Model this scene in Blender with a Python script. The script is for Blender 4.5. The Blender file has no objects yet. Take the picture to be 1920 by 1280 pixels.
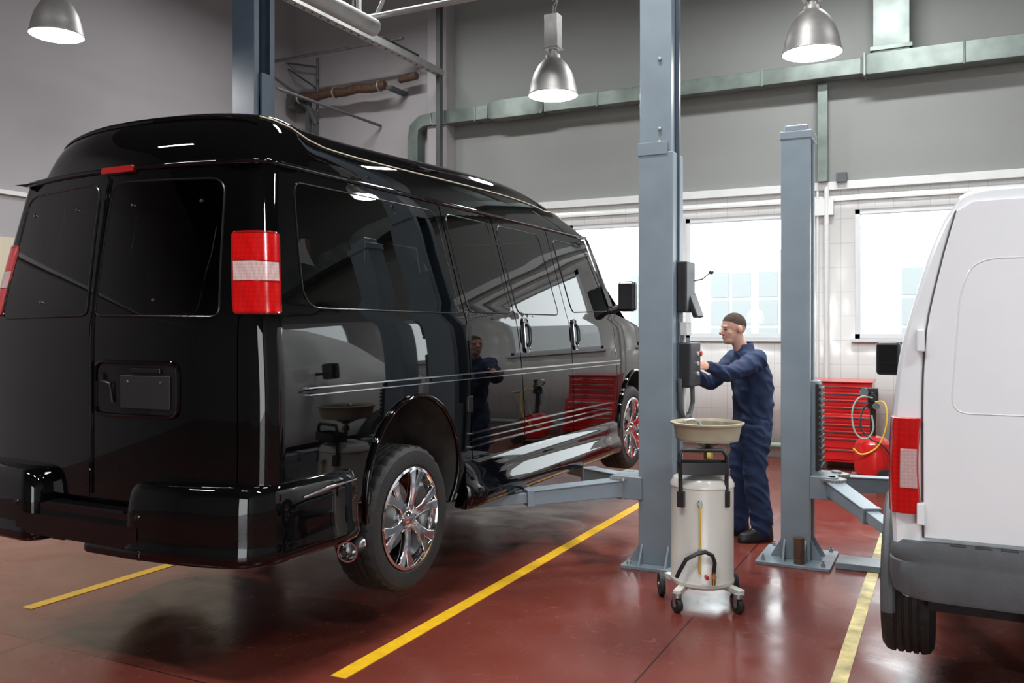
import bpy, bmesh, math, random
from mathutils import Vector, Matrix, noise
from mathutils.geometry import delaunay_2d_cdt
random.seed(4)
V=Vector
COL=bpy.context.scene.collection
# ------------------------------------------------------------------ materials
def mat(name,col,rough=.5,metal=0,coat=0,var=0,vscale=8,bump=0,bscale=40,emit=0,ecol=None,spec=.5,stretch=None):
    m=bpy.data.materials.new(name); m.use_nodes=True
    n=m.node_tree.nodes; l=m.node_tree.links; b=n['Principled BSDF']
    b.inputs['Base Color'].default_value=(*col,1); b.inputs['Roughness'].default_value=rough
    b.inputs['Metallic'].default_value=metal; b.inputs['Coat Weight'].default_value=coat
    b.inputs['Coat Roughness'].default_value=.02
    b.inputs['Specular IOR Level'].default_value=spec
    tc=n.new('ShaderNodeTexCoord'); mp=n.new('ShaderNodeMapping'); l.new(tc.outputs['Object'],mp.inputs['Vector'])
    if stretch: mp.inputs['Scale'].default_value=stretch
    t=n.new('ShaderNodeTexNoise'); t.inputs['Scale'].default_value=vscale; t.inputs['Detail'].default_value=5
    l.new(mp.outputs[0],t.inputs['Vector'])
    mr=n.new('ShaderNodeMapRange'); mr.inputs[1].default_value=.3; mr.inputs[2].default_value=.7
    mr.inputs[3].default_value=1-var; mr.inputs[4].default_value=1+var
    l.new(t.outputs['Fac'],mr.inputs[0])
    mx=n.new('ShaderNodeVectorMath'); mx.operation='SCALE'; mx.inputs[0].default_value=col
    l.new(mr.outputs[0],mx.inputs['Scale']); l.new(mx.outputs[0],b.inputs['Base Color'])
    if bump:
        t2=n.new('ShaderNodeTexNoise'); t2.inputs['Scale'].default_value=bscale; t2.inputs['Detail'].default_value=4
        l.new(mp.outputs[0],t2.inputs['Vector'])
        bp=n.new('ShaderNodeBump'); bp.inputs['Strength'].default_value=bump; bp.inputs['Distance'].default_value=.01
        l.new(t2.outputs['Fac'],bp.inputs['Height']); l.new(bp.outputs[0],b.inputs['Normal'])
    if emit:
        b.inputs['Emission Color'].default_value=(*(ecol or col),1); b.inputs['Emission Strength'].default_value=emit
    return m
def lensmat(name,c1,c2,sc=45):
    m=mat(name,c1,.15,coat=1)
    n=m.node_tree.nodes;l=m.node_tree.links;b=n['Principled BSDF']
    tc=n.new('ShaderNodeTexCoord');r=n.new('ShaderNodeMixRGB');r.inputs[1].default_value=(*c1,1);r.inputs[2].default_value=(*c2,1)
    v=n.new('ShaderNodeTexVoronoi');v.inputs['Scale'].default_value=sc;v.inputs['Randomness'].default_value=.15
    l.new(tc.outputs['Object'],v.inputs['Vector']);l.new(v.outputs['Distance'],r.inputs[0]);l.new(r.outputs[0],b.inputs['Base Color']);return m
def glassmat(name,tint,refl=1.0,rough=.0):
    m=bpy.data.materials.new(name); m.use_nodes=True
    n=m.node_tree.nodes; l=m.node_tree.links; n.remove(n['Principled BSDF'])
    out=n['Material Output']; tr=n.new('ShaderNodeBsdfTransparent'); tr.inputs[0].default_value=(*tint,1)
    gl=n.new('ShaderNodeBsdfGlossy'); gl.inputs['Roughness'].default_value=rough; gl.inputs[0].default_value=(refl,refl,refl,1)
    fr=n.new('ShaderNodeFresnel'); fr.inputs[0].default_value=1.5
    mx=n.new('ShaderNodeMixShader'); l.new(fr.outputs[0],mx.inputs[0]); l.new(tr.outputs[0],mx.inputs[1]); l.new(gl.outputs[0],mx.inputs[2])
    l.new(mx.outputs[0],out.inputs[0]); return m
BLACK=mat('black_paint',(.002,.002,.0023),.05,coat=1,var=.1,spec=.0)
BLKTRIM=mat('black_trim',(.006,.006,.007),.22,var=.1)
RUBBER=mat('tyre_rubber',(.014,.014,.014),.65,var=.3,bump=.3,bscale=120)
DARK=mat('dark_underbody',(.012,.011,.011),.8,var=.3)
WELL=mat('wheel_well_lining',(.035,.03,.026),.8,var=.4)
CHROME=mat('chrome',(.80,.81,.83),.08,metal=1,var=.03)
MIRR=mat('mirror_silvering',(.10,.105,.11),.05,metal=1,var=.02)
SILV=mat('silver_trim',(.60,.61,.63),.15,metal=1,var=.03)
CREAM=mat('cream_pinstripe',(.50,.45,.34),.3)
RED=lensmat('red_lens',(.66,.006,.006),(.36,.003,.003))
REDD=mat('dark_red_lens',(.30,.005,.005),.12,coat=1,var=.15,vscale=60)
CLEARL=lensmat('clear_lens',(.66,.50,.48),(.42,.24,.23),70)
BTN=mat('pale_plastic',(.55,.55,.53),.35)
GLASSD=glassmat('tinted_glass',(.04,.045,.05))
GLASSF=glassmat('green_glass',(.38,.48,.44))
GLASSC=glassmat('window_pane',(.95,.97,.97))
SEAT=mat('seat_fabric',(.03,.03,.032),.85,var=.2)
WHITEP=mat('white_paint',(.80,.815,.835),.3,coat=.6,var=.012)
WGAP=mat('door_gap_rubber',(.10,.10,.10),.6)
GPLAST=mat('grey_plastic',(.085,.092,.10),.5,var=.12,bump=.15,bscale=200)
DGREY=mat('dark_grey_plastic',(.014,.014,.016),.5,var=.1)
BLUE=mat('lift_blue_grey',(.205,.25,.285),.36,var=.07,vscale=5,bump=.03,bscale=30)
BLUE_DARK_SHADE=mat('lift_dark_and_shaded_blue_grey',(.045,.065,.09),.42,var=.1)  # lift paint with the left post's shadow put into the colour; also darker fittings
STEEL=mat('zinc_steel',(.42,.43,.42),.38,metal=.8,var=.15)
ALU=mat('brushed_aluminium',(.34,.33,.315),.48,metal=.65,var=.08,vscale=20)
LAMP=mat('lamp_glass',(1,1,1),.3,emit=14,ecol=(1,.985,.95))
GALV=mat('galvanised_duct',(.175,.21,.19),.42,metal=.4,var=.35,vscale=3,bump=.05,bscale=6)
YEL=mat('yellow_floor_tape',(.78,.45,.012),.4,var=.12,vscale=14,bump=.15,bscale=60)
YELW=mat('worn_yellow_tape',(.60,.50,.22),.4,var=.45,vscale=9,bump=.2,bscale=60)
ENAM=mat('white_enamel',(.70,.69,.63),.3,coat=.4,var=.06,vscale=6)
BEIGE=mat('beige_bowl',(.40,.35,.25),.4,var=.1)
BOWLIN=mat('oily_bowl_inside',(.22,.19,.13),.3,var=.25)
BLKP=mat('black_plastic',(.018,.018,.02),.38,var=.15)
YTUBE=mat('yellow_tube',(.7,.45,.05),.3)
BRASS=mat('brass',(.5,.35,.12),.3,metal=1)
REDP=mat('red_enamel',(.58,.012,.012),.28,coat=.5,var=.08)
NAVY=mat('navy_workwear',(.009,.022,.066),.85,var=.2,vscale=12,bump=.25,bscale=45)
SKIN=mat('skin',(.52,.28,.20),.5,var=.08,vscale=14)
HAIR=mat('short_brown_hair',(.045,.028,.020),.95,var=.4,vscale=90,bump=.6,bscale=300)
EYE=mat('eye',(.06,.05,.04),.2)
SHOE=mat('black_leather',(.010,.010,.010),.4,var=.2)
WFRAME=mat('white_window_frame',(.66,.68,.69),.4,var=.02)
TRIMW=mat('white_conduit',(.68,.69,.68),.45,var=.04)
GREENP=mat('green_grey_pipe',(.30,.40,.34),.4,var=.1)
BROWN=mat('brown_hose',(.075,.04,.022),.6,var=.4,vscale=20,bump=.5,bscale=60)
TRKM=mat('grey_track',(.36,.36,.35),.45,metal=.4,var=.1)
TRKD=mat('dark_grey_steel',(.10,.105,.105),.5,metal=.4,var=.1)
OBUILD=mat('pale_render_facade',(.50,.505,.505),.8,var=.03)
OWIN=mat('facade_window',(.27,.29,.29),.5)
ASPH=mat('asphalt',(.30,.30,.30),.9,var=.1)
def wallmat(name,c1,bumpv=.1): return mat(name,c1,.8,var=.05,vscale=.7,bump=bumpv,bscale=25)
LEFTW=wallmat('painted_mauve_grey_wall',(.345,.328,.335))
UPW=wallmat('painted_grey_wall',(.25,.258,.243))
RECW=wallmat('painted_pale_wall',(.36,.342,.345))
CRW=wallmat('painted_cream_wall',(.55,.50,.38))
CEILM=wallmat('ceiling_panel',(.06,.06,.06))
def tilemat():
    m=mat('white_wall_tile',(.7,.7,.67),.18,var=.02)
    n=m.node_tree.nodes;l=m.node_tree.links;b=n['Principled BSDF']
    tc=n.new('ShaderNodeTexCoord');sp=n.new('ShaderNodeSeparateXYZ');cb=n.new('ShaderNodeCombineXYZ')
    l.new(tc.outputs['Object'],sp.inputs[0]);l.new(sp.outputs['X'],cb.inputs['X']);l.new(sp.outputs['Z'],cb.inputs['Y'])
    br=n.new('ShaderNodeTexBrick');br.offset=0;br.inputs['Scale'].default_value=1
    br.inputs['Brick Width'].default_value=.2;br.inputs['Row Height'].default_value=.3
    br.inputs['Mortar Size'].default_value=.003;br.inputs['Color1'].default_value=(.70,.71,.69,1);br.inputs['Color2'].default_value=(.68,.69,.67,1)
    br.inputs['Mortar'].default_value=(.51,.515,.50,1)
    l.new(cb.outputs[0],br.inputs['Vector']);l.new(br.outputs['Color'],b.inputs['Base Color'])
    bp=n.new('ShaderNodeBump');bp.inputs['Strength'].default_value=.3;bp.inputs['Distance'].default_value=.004;bp.invert=True
    l.new(br.outputs['Fac'],bp.inputs['Height']);l.new(bp.outputs[0],b.inputs['Normal']);return m
TILE=tilemat()
def floormat():
    m=bpy.data.materials.new('red_epoxy_floor');m.use_nodes=True
    n=m.node_tree.nodes;l=m.node_tree.links;b=n['Principled BSDF']
    tc=n.new('ShaderNodeTexCoord')
    def nz(s,d,dist=0):
        t=n.new('ShaderNodeTexNoise');t.inputs['Scale'].default_value=s;t.inputs['Detail'].default_value=d;t.inputs['Distortion'].default_value=dist
        l.new(tc.outputs['Object'],t.inputs['Vector']);return t
    a=nz(.9,8,.6);r=n.new('ShaderNodeValToRGB');l.new(a.outputs['Fac'],r.inputs[0])
    r.color_ramp.elements[0].position=.3;r.color_ramp.elements[0].color=(.130,.027,.019,1)
    r.color_ramp.elements[1].position=.72;r.color_ramp.elements[1].color=(.180,.042,.029,1)
    s=nz(7,12,2.5);r2=n.new('ShaderNodeValToRGB');l.new(s.outputs['Fac'],r2.inputs[0])
    r2.color_ramp.elements[0].position=.62;r2.color_ramp.elements[0].color=(0,0,0,1);r2.color_ramp.elements[1].position=.80;r2.color_ramp.elements[1].color=(.3,.3,.3,1)
    mx=n.new('ShaderNodeMixRGB');mx.inputs[2].default_value=(.38,.18,.14,1);l.new(r2.outputs[0],mx.inputs[0]);l.new(r.outputs[0],mx.inputs[1])
    sp=n.new('ShaderNodeSeparateXYZ');l.new(tc.outputs['Object'],sp.inputs[0])
    def joint(o,off,per):
        ad=n.new('ShaderNodeMath');ad.operation='ADD';ad.inputs[1].default_value=off;l.new(o,ad.inputs[0])
        pp=n.new('ShaderNodeMath');pp.operation='PINGPONG';pp.inputs[1].default_value=per/2;l.new(ad.outputs[0],pp.inputs[0])
        lt=n.new('ShaderNodeMath');lt.operation='LESS_THAN';lt.inputs[1].default_value=.005;l.new(pp.outputs[0],lt.inputs[0]);return lt
    j1=joint(sp.outputs['X'],1.31,3.0);j2=joint(sp.outputs['Y'],-3.0,3.0)
    mxj=n.new('ShaderNodeMath');mxj.operation='MAXIMUM';l.new(j1.outputs[0],mxj.inputs[0]);l.new(j2.outputs[0],mxj.inputs[1])
    m2=n.new('ShaderNodeMixRGB');m2.inputs[2].default_value=(.04,.010,.008,1);l.new(mxj.outputs[0],m2.inputs[0]);l.new(mx.outputs[0],m2.inputs[1])
    l.new(m2.outputs[0],b.inputs['Base Color'])
    rr=nz(2.5,9,1);mr=n.new('ShaderNodeMapRange');mr.inputs[1].default_value=.3;mr.inputs[2].default_value=.7;mr.inputs[3].default_value=.14;mr.inputs[4].default_value=.30
    l.new(rr.outputs['Fac'],mr.inputs[0]);l.new(mr.outputs[0],b.inputs['Roughness'])
    bn=nz(3,6);bp=n.new('ShaderNodeBump');bp.inputs['Strength'].default_value=.10;bp.inputs['Distance'].default_value=.02
    l.new(bn.outputs['Fac'],bp.inputs['Height']);l.new(bp.outputs[0],b.inputs['Normal'])
    return m
FLOOR=floormat()
# ------------------------------------------------------------------ mesh kit
class M:
    def __init__(s): s.v=[];s.f=[];s.m=[];s.cur=0
    def add(s,v,f):
        o=len(s.v); s.v+= [V(p) for p in v]
        for q in f:
            assert max(q)<len(v)
            s.f.append([i+o for i in q]);s.m.append(s.cur)
        return s
    def box(s,a,b,rot=None,c=None):
        x0,y0,z0=a;x1,y1,z1=b
        vs=[V(p) for p in [(x0,y0,z0),(x1,y0,z0),(x1,y1,z0),(x0,y1,z0),(x0,y0,z1),(x1,y0,z1),(x1,y1,z1),(x0,y1,z1)]]
        if rot is not None:
            c=V(c) if c is not None else (V(a)+V(b))/2
            vs=[c+rot@(p-c) for p in vs]
        return s.add(vs,[(0,3,2,1),(4,5,6,7),(0,1,5,4),(1,2,6,5),(2,3,7,6),(3,0,4,7)])
    def rings(s,rs,cap0=True,cap1=True,closed=True):
        n=len(rs[0]);assert all(len(r)==n for r in rs),'ring size'
        vs=[p for r in rs for p in r];fs=[]
        for i in range(len(rs)-1):
            for j in range(n if closed else n-1):
                k=(j+1)%n;fs.append((i*n+j,i*n+k,(i+1)*n+k,(i+1)*n+j))
        if cap0: fs.append(tuple(reversed(range(n))))
        if cap1: fs.append(tuple(range((len(rs)-1)*n,len(rs)*n)))
        return s.add(vs,fs)
    def cyl(s,p0,p1,r0,r1=None,seg=20,cap=True):
        return s.tube([p0,p1],[r0,r0 if r1 is None else r1],seg,cap)
    def tube(s,pts,r,seg=12,cap=True,sx=1,sy=1,up=None):
        pts=[V(p) for p in pts];n=len(pts)
        if not isinstance(r,(list,tuple)): r=[r]*n
        t=[]
        for i in range(n):
            a=pts[max(0,i-1)];b=pts[min(n-1,i+1)];d=(b-a);t.append(d.normalized() if d.length>1e-9 else V((0,0,1)))
        u=V(up) if up is not None else (V((0,0,1)) if abs(t[0].z)<.9 else V((1,0,0)))
        u=(u-t[0]*u.dot(t[0])).normalized();rs=[]
        for i in range(n):
            u=(u-t[i]*u.dot(t[i])).normalized();w=t[i].cross(u)
            rs.append([pts[i]+(w*math.cos(2*math.pi*k/seg)*sx+u*math.sin(2*math.pi*k/seg)*sy)*r[i] for k in range(seg)])
        return s.rings(rs,cap,cap)
    def beam(s,pts,ws,hs,up=(0,0,1)):
        pts=[V(p) for p in pts];n=len(pts);rs=[]
        if not isinstance(ws,(list,tuple)):ws=[ws]*n
        if not isinstance(hs,(list,tuple)):hs=[hs]*n
        for i in range(n):
            d=(pts[min(n-1,i+1)]-pts[max(0,i-1)]).normalized();u=V(up)
            if abs(u.normalized().dot(d))>.99:u=V((1,0,0))
            u=(u-d*u.dot(d)).normalized();w=d.cross(u)
            a,b=ws[i]/2,hs[i]/2
            rs.append([pts[i]+w*a-u*b,pts[i]+w*a+u*b,pts[i]-w*a+u*b,pts[i]-w*a-u*b])
        return s.rings(rs)
    def lathe(s,prof,o,ax=(0,0,1),seg=32,cap=False):
        ax=V(ax).normalized();u=V((1,0,0)) if abs(ax.x)<.9 else V((0,1,0));u=(u-ax*u.dot(ax)).normalized();w=ax.cross(u);o=V(o)
        rs=[[o+ax*h+(u*math.cos(2*math.pi*k/seg)+w*math.sin(2*math.pi*k/seg))*max(r,1e-3) for k in range(seg)] for r,h in prof]
        return s.rings(rs,cap,cap)
    def prism(s,poly,z0,z1):
        return s.rings([[V((x,y,z0)) for x,y in poly],[V((x,y,z1)) for x,y in poly]])
    def prismf(s,poly,f0,f1):
        return s.rings([[f0(a,b) for a,b in poly],[f1(a,b) for a,b in poly]])
    def ell(s,c,r,rot=None,seg=20,ring=12):
        c=V(c);rs=[]
        for i in range(ring+1):
            th=math.pi*i/ring;q=[]
            for k in range(seg):
                ph=2*math.pi*k/seg
                p=V((r[0]*math.sin(th)*math.cos(ph),r[1]*math.sin(th)*math.sin(ph),-r[2]*math.cos(th)))
                if i in(0,ring): p=V((r[0]*.02*math.cos(ph),r[1]*.02*math.sin(ph),p.z))
                if rot is not None:p=rot@p
                q.append(c+p)
            rs.append(q)
        return s.rings(rs)
    def torus(s,c,ax,R,r,seg=28,k=10):
        ax=V(ax).normalized();u=V((1,0,0)) if abs(ax.x)<.9 else V((0,1,0));u=(u-ax*u.dot(ax)).normalized();w=ax.cross(u);c=V(c);rs=[]
        for i in range(seg+1):
            a=2*math.pi*i/seg;d=u*math.cos(a)+w*math.sin(a)
            rs.append([c+d*(R+r*math.cos(2*math.pi*j/k))+ax*r*math.sin(2*math.pi*j/k) for j in range(k)])
        return s.rings(rs,False,False)
def setp(ob,parent):
    if parent is not None:
        ob.parent=parent
        if parent.parent is None: ob.matrix_parent_inverse=Matrix.Translation(-parent.location)
def fin(me,name,parent,mats,bevel=0,smooth=35,label=None,cat=None,kind=None,group=None,recalc=True,normals=None):
    if isinstance(me,M):
        g=me;mesh=bpy.data.meshes.new(name);mesh.from_pydata([tuple(p) for p in g.v],[],g.f)
        for i,p in enumerate(mesh.polygons): p.material_index=g.m[i]
        if recalc and normals is None:
            bm=bmesh.new();bm.from_mesh(mesh);bmesh.ops.remove_doubles(bm,verts=bm.verts,dist=1e-5)
            bmesh.ops.recalc_face_normals(bm,faces=bm.faces);bm.to_mesh(mesh);bm.free()
    else: mesh=me;mesh.name=name
    if not isinstance(mats,(list,tuple)): mats=[mats]
    if not mesh.materials:
        for m in mats: mesh.materials.append(m)
    for p in mesh.polygons: p.use_smooth=True
    if normals is not None: mesh.normals_split_custom_set_from_vertices([tuple(n) for n in normals])
    elif smooth<180: mesh.set_sharp_from_angle(angle=math.radians(smooth))
    ob=bpy.data.objects.new(name,mesh);COL.objects.link(ob)
    if parent is None:
        xs=[v.co.x for v in mesh.vertices];ys=[v.co.y for v in mesh.vertices];zs=[v.co.z for v in mesh.vertices]
        o=V(((min(xs)+max(xs))/2,(min(ys)+max(ys))/2,min(zs)))
        if kind!='structure':
            mesh.transform(Matrix.Translation(-o));ob.location=o
    setp(ob,parent)
    if bevel:
        b=ob.modifiers.new('Bevel','BEVEL');b.width=bevel;b.segments=2;b.limit_method='ANGLE';b.angle_limit=math.radians(40);b.harden_normals=True
    if label: ob['label']=label
    if cat: ob['category']=cat
    if kind: ob['kind']=kind
    if group: ob['group']=group
    return ob
def each(gs,name,parent,m,**k):
    for g in gs: fin(g,name,parent,m,**k)
def thing(name,label,cat,loc,group=None):
    e=bpy.data.objects.new(name,None);COL.objects.link(e);e.location=V(loc);e.empty_display_size=.2
    e['label']=label;e['category']=cat
    if group:e['group']=group
    return e
def clone(root,newloc,label=None):
    r=root.copy();COL.objects.link(r);r.location=V(newloc)
    if label:r['label']=label
    for ch in list(root.children):
        c=ch.copy();COL.objects.link(c);c.parent=r;c.matrix_parent_inverse=ch.matrix_parent_inverse.copy()
        for ch2 in list(ch.children):
            c2=ch2.copy();COL.objects.link(c2);c2.parent=c;c2.matrix_parent_inverse=ch2.matrix_parent_inverse.copy()
    return r
def remesh(g,vox,smooth_it=4,disp=0,dscale=.1,seed=0):
    mesh=bpy.data.meshes.new('t');mesh.from_pydata([tuple(p) for p in g.v],[],g.f)
    bm=bmesh.new();bm.from_mesh(mesh)
    bmesh.ops.recalc_face_normals(bm,faces=bm.faces);bm.to_mesh(mesh);bm.free()
    ob=bpy.data.objects.new('t',mesh);COL.objects.link(ob)
    r=ob.modifiers.new('r','REMESH');r.mode='VOXEL';r.voxel_size=vox
    s=ob.modifiers.new('s','SMOOTH');s.iterations=smooth_it;s.factor=.5
    bpy.context.view_layer.update()
    dg=bpy.context.evaluated_depsgraph_get();me=bpy.data.meshes.new_from_object(ob.evaluated_get(dg));bpy.data.objects.remove(ob)
    if disp:
        ns=[v.normal.copy() for v in me.vertices]
        for v,nn in zip(me.vertices,ns):
            q=V((v.co.x,v.co.y,v.co.z*1.5+.6*(v.co.x+v.co.y)))/dscale
            v.co+=nn*disp*(-abs(noise.noise(q+V((seed,0,0))))*1.3+.3)
    return me
def inpoly(p,poly):
    x,y=p;c=False;n=len(poly);j=n-1
    for i in range(n):
        xi,yi=poly[i];xj,yj=poly[j]
        if (yi>y)!=(yj>y) and x<(xj-xi)*(y-yi)/(yj-yi)+xi: c=not c
        j=i
    return c
def densify(poly,step):
    o=[]
    for i in range(len(poly)):
        a=V(poly[i]);b=V(poly[(i+1)%len(poly)]);k=max(1,int((b-a).length/step+.5))
        for q in range(k): o.append(tuple(a.lerp(b,q/k)))
    return o
def rr(poly,r,n=5):
    o=[];N=len(poly)
    if not isinstance(r,(list,tuple)): r=[r]*N
    for i in range(N):
        p=V(poly[i]);a=V(poly[i-1]);b=V(poly[(i+1)%N])
        if r[i]<=0: o.append(tuple(p));continue
        ra=min(r[i],(a-p).length*.45);rb=min(r[i],(b-p).length*.45)
        s=p+(a-p).normalized()*ra;e=p+(b-p).normalized()*rb
        for k in range(n+1):
            t=k/n;q=s*(1-t)**2+p*2*t*(1-t)+e*t*t;o.append((q.x,q.y))
    return o
def ccw(poly):
    a=sum(poly[i-1][0]*poly[i][1]-poly[i][0]*poly[i-1][1] for i in range(len(poly)))
    return poly if a>0 else list(reversed(poly))
def patch(name,parent,mats,outer,holes,f,ga,gb,step=.04,off=0,flip=False,**kw):
    outer=densify(ccw(outer),step);holes=[densify(h,step) for h in holes]
    pts=list(outer);ed=[(i,(i+1)%len(outer)) for i in range(len(outer))]
    for h in holes:
        o=len(pts);pts+=h;ed+=[(o+i,o+(i+1)%len(h)) for i in range(len(h))]
    bd=list(pts)
    for a in ga:
        for b in gb:
            if inpoly((a,b),outer) and not any(inpoly((a,b),h) for h in holes):
                if min((a-q[0])**2+(b-q[1])**2 for q in bd)>(step*.35)**2: pts.append((a,b))
    r=delaunay_2d_cdt([V(p) for p in pts],ed,[],0,1e-6)
    vv=[(p.x,p.y) for p in r[0]];fs=[]
    for t in r[2]:
        c=(sum(vv[i][0] for i in t)/len(t),sum(vv[i][1] for i in t)/len(t))
        if inpoly(c,outer) and not any(inpoly(c,h) for h in holes): fs.append(tuple(t))
    e=.004;P=[];N=[]
    for a,b in vv:
        p=f(a,b);da=f(a+e,b)-f(a-e,b);db=f(a,b+e)-f(a,b-e);nn=da.cross(db).normalized()
        if flip: nn=-nn
        P.append(p+nn*off);N.append(nn)
    if flip: fs=[tuple(reversed(t)) for t in fs]
    g=M();g.add(P,fs)
    return fin(g,name,parent,mats,normals=N,recalc=False,**kw)
def frange(a,b,s):
    n=max(1,int(round((b-a)/s)));return [a+(b-a)*i/n for i in range(n+1)]
def interp(tab,x):
    if x<=tab[0][0]: return tab[0][1]
    if x>=tab[-1][0]: return tab[-1][1]
    n=len(tab)
    for i in range(n-1):
        if tab[i][0]<=x<=tab[i+1][0]:
            x0,y0=tab[i];x1,y1=tab[i+1];h=x1-x0
            m0=(y1-tab[i-1][1])/(x1-tab[i-1][0]) if i>0 else (y1-y0)/h
            m1=(tab[i+2][1]-y0)/(tab[i+2][0]-x0) if i<n-2 else (y1-y0)/h
            t=(x-x0)/h
            return (2*t**3-3*t*t+1)*y0+(t**3-2*t*t+t)*h*m0+(-2*t**3+3*t*t)*y1+(t**3-t*t)*h*m1
# ================================================================== ROOM
def st(g,name,m,**k): return fin(g,name,None,m,kind='structure',**k)
st(M().box((-9.99,-8,-.2),(8.25,11.75,0)),'floor',FLOOR)
st(M().box((-9.99,-8,0),(-9.74,11.75,7.2)),'wall_left',LEFTW)
st(M().box((8,-8,0),(8.25,11.75,7.2)),'wall_right',UPW)
st(M().box((-9.99,-8,7.2),(8.25,11.75,7.4)),'ceiling',CEILM)
st(M().box((-9.99,-8.25,0),(1.5,-8,7.2)).box((1.5,-8.25,4.4),(8.25,-8,7.2)).box((7.2,-8.25,0),(8.25,-8,4.4)),'wall_front',UPW)  # unseen wall behind the camera, added to cut light; opening sized for fill
WINS=[(-4.85,-3.42),(-3.16,-1.72),(-1.04,.45),(1.15,2.6),(3.3,4.75),(5.45,6.9)]
WZ0,WZ1=1.52,3.11
lower=[(-9.74,0),(8,0),(8,3.41),(-9.74,3.41)]
holes=[[(a,WZ0),(b,WZ0),(b,WZ1),(a,WZ1)] for a,b in WINS]
w=patch('wall_back',None,TILE,lower,holes,lambda a,b:V((a,11.5,b)),[],[],step=5,kind='structure')
sm=w.modifiers.new('S','SOLIDIFY');sm.thickness=.25;sm.offset=-1
st(M().box((-9.74,11.5,3.41),(8,11.75,7.2)),'wall_back_upper',UPW)
st(M().box((-9.74,11.42,3.41),(-7.06,11.5,7.2)),'wall_back_recess',RECW)
st(M().box((-7.06,11.25,0),(-6.72,11.5,7.2)),'trim_1',RECW,bevel=.01)
st(M().box((-6.7,11.44,3.36),(8,11.5,3.46)).box((-6.7,11.46,3.22),(8,11.5,3.25)),'trim_2',TRIMW,bevel=.005)
st(M().box((-9.74,-8,3.19),(-9.69,11.4,3.24)),'trim_3',TRIMW)
st(M().box((-9.74,5.0,0),(-9.725,11.4,2.70)),'trim_4',CRW)
for i,(a,b) in enumerate(WINS):
    g=M();w_=.06
    for p,q in [((a,11.52,WZ0),(a+w_,11.64,WZ1)),((b-w_,11.52,WZ0),(b,11.64,WZ1)),((a,11.52,WZ0),(b,11.64,WZ0+w_)),((a,11.52,WZ1-w_),(b,11.64,WZ1))]: g.box(p,q)
    g.box((a-.04,11.44,WZ0-.04),(b+.04,11.56,WZ0))
    g.cur=1;g.box((a+w_,11.575,WZ0+w_),(b-w_,11.58,WZ1-w_))
    st(g,'window_%d'%(i+1),[WFRAME,GLASSC],bevel=.004)
g=M().box((-60,11.8,-.3),(60,90,-.05));st(g,'ground_outside',ASPH)
g=M().box((-14,27,-.05),(9,34,4.0));g.cur=1
for cx in [-9.2,-6.6,-5.15,-1.2,2.5]:
    for k in range(2):
        for j in range(3):
            g.box((cx+k*.65,26.96,.9+j*.85),(cx+.55+k*.65,27.05,1.65+j*.85))
fin(g,'neighbouring_building',None,[OBUILD,OWIN],label='pale rendered building seen through the windows',cat='building')
def line(x,y0,y1,w,m,lab):
    g=M().box((x-w/2,y0,0),(x+w/2,y1,.003));fin(g,'floor_line',None,m,label=lab,cat='floor marking',group='yellow bay lines')
line(-2.585,3.33,9.2,.085,YEL,'yellow painted bay line on the red floor')
line(-4.86,3.33,9.2,.085,YEL,'yellow painted bay line on the red floor')
line(-.46,2.6,9.2,.072,YELW,'worn yellow tape bay line beside the white van')
# ================================================================== BLACK VAN
XC=-3.67
HW=[(.50,.93),(.60,.965),(.75,.992),(.95,1.003),(1.30,1.007),(1.50,1.001),(1.68,.987),(1.76,.970),(2.10,.910),(2.36,.866),(2.45,.845)]
R=.12;AR=R*math.pi/2;Y0=2.855;B=.085
def hw(z): return interp(HW,z)
def lean(z): return 0 if z<1.6 else .11*((z-1.6)/.8)**1.3
def dB(z): return .055*max(0,min(1,(z-1.7)/.7))
def ftap(Y):
    if Y<7.0: return 0
    return .012*(Y-7.0)**2+ (0 if Y<8.35 else .9*(Y-8.35)**2)
U0=Y0+B+R-AR
def fs(Y,z,side=1,off=0):
    u=Y-U0;h=hw(z)-ftap(Y)
    fade=max(0.,min(1.,1-(u-AR)/.6));ln=lean(z);d=dB(z)
    if u<0: x=h-R+u;y=Y0+ln+(B+d)*(max(0,x)/.91)**2
    elif u<AR:
        a=u/R;x=h-R+R*math.sin(a);y=Y0+(B+d)*((h-R)/.91)**2+R-R*math.cos(a)+ln
    else: x=h;y=Y+(ln+(B+d)*((h-R)/.91)**2-B)*fade
    return V((XC+side*(x+off),y,z))
def fr(x,z): return V((XC+x,Y0+lean(z)+(B+dB(z))*(x/.91)**2,z))
van=thing('van','glossy black high-roof passenger van raised on the lift','van',(XC,5.8,.2))
def arc(cy,cz,r,a0,a1,n=14):
    return [(cy+r*math.cos(math.radians(a0+(a1-a0)*i/n)),cz+r*math.sin(math.radians(a0+(a1-a0)*i/n))) for i in range(n+1)]
WHR=(4.08,.60);WHF=(7.86,.72)
archR=arc(4.14,.80,.47,205,-25,20);archF=arc(7.95,.80,.45,200,-20,20)
W1=rr([(3.22,1.745),(4.68,1.74),(4.56,2.36),(3.18,2.35)],[.12,.07,.09,.07])
W2=rr([(4.79,1.75),(5.38,1.75),(5.22,2.36),(4.66,2.36)],[.05,.05,.06,.07])
W3=rr([(5.49,1.75),(6.20,1.75),(6.03,2.36),(5.35,2.36)],[.06,.06,.07,.06])
W4=rr([(6.48,1.775),(7.31,1.80),(6.99,2.28),(6.86,2.345),(6.30,2.35)],[.06,.05,.08,.08,.06])
sA=[(4.83,.62),(4.77,.93),(4.735,1.70),(4.61,2.42)]
sB=[(5.56,.62),(5.53,1.0),(5.435,1.70),(5.285,2.42)]
sC=[(6.44,.62),(6.43,1.0),(6.37,1.70),(6.20,2.42)]
sD=[(7.40,.62),(7.45,1.14),(7.37,1.78),(7.02,2.40)]
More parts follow.
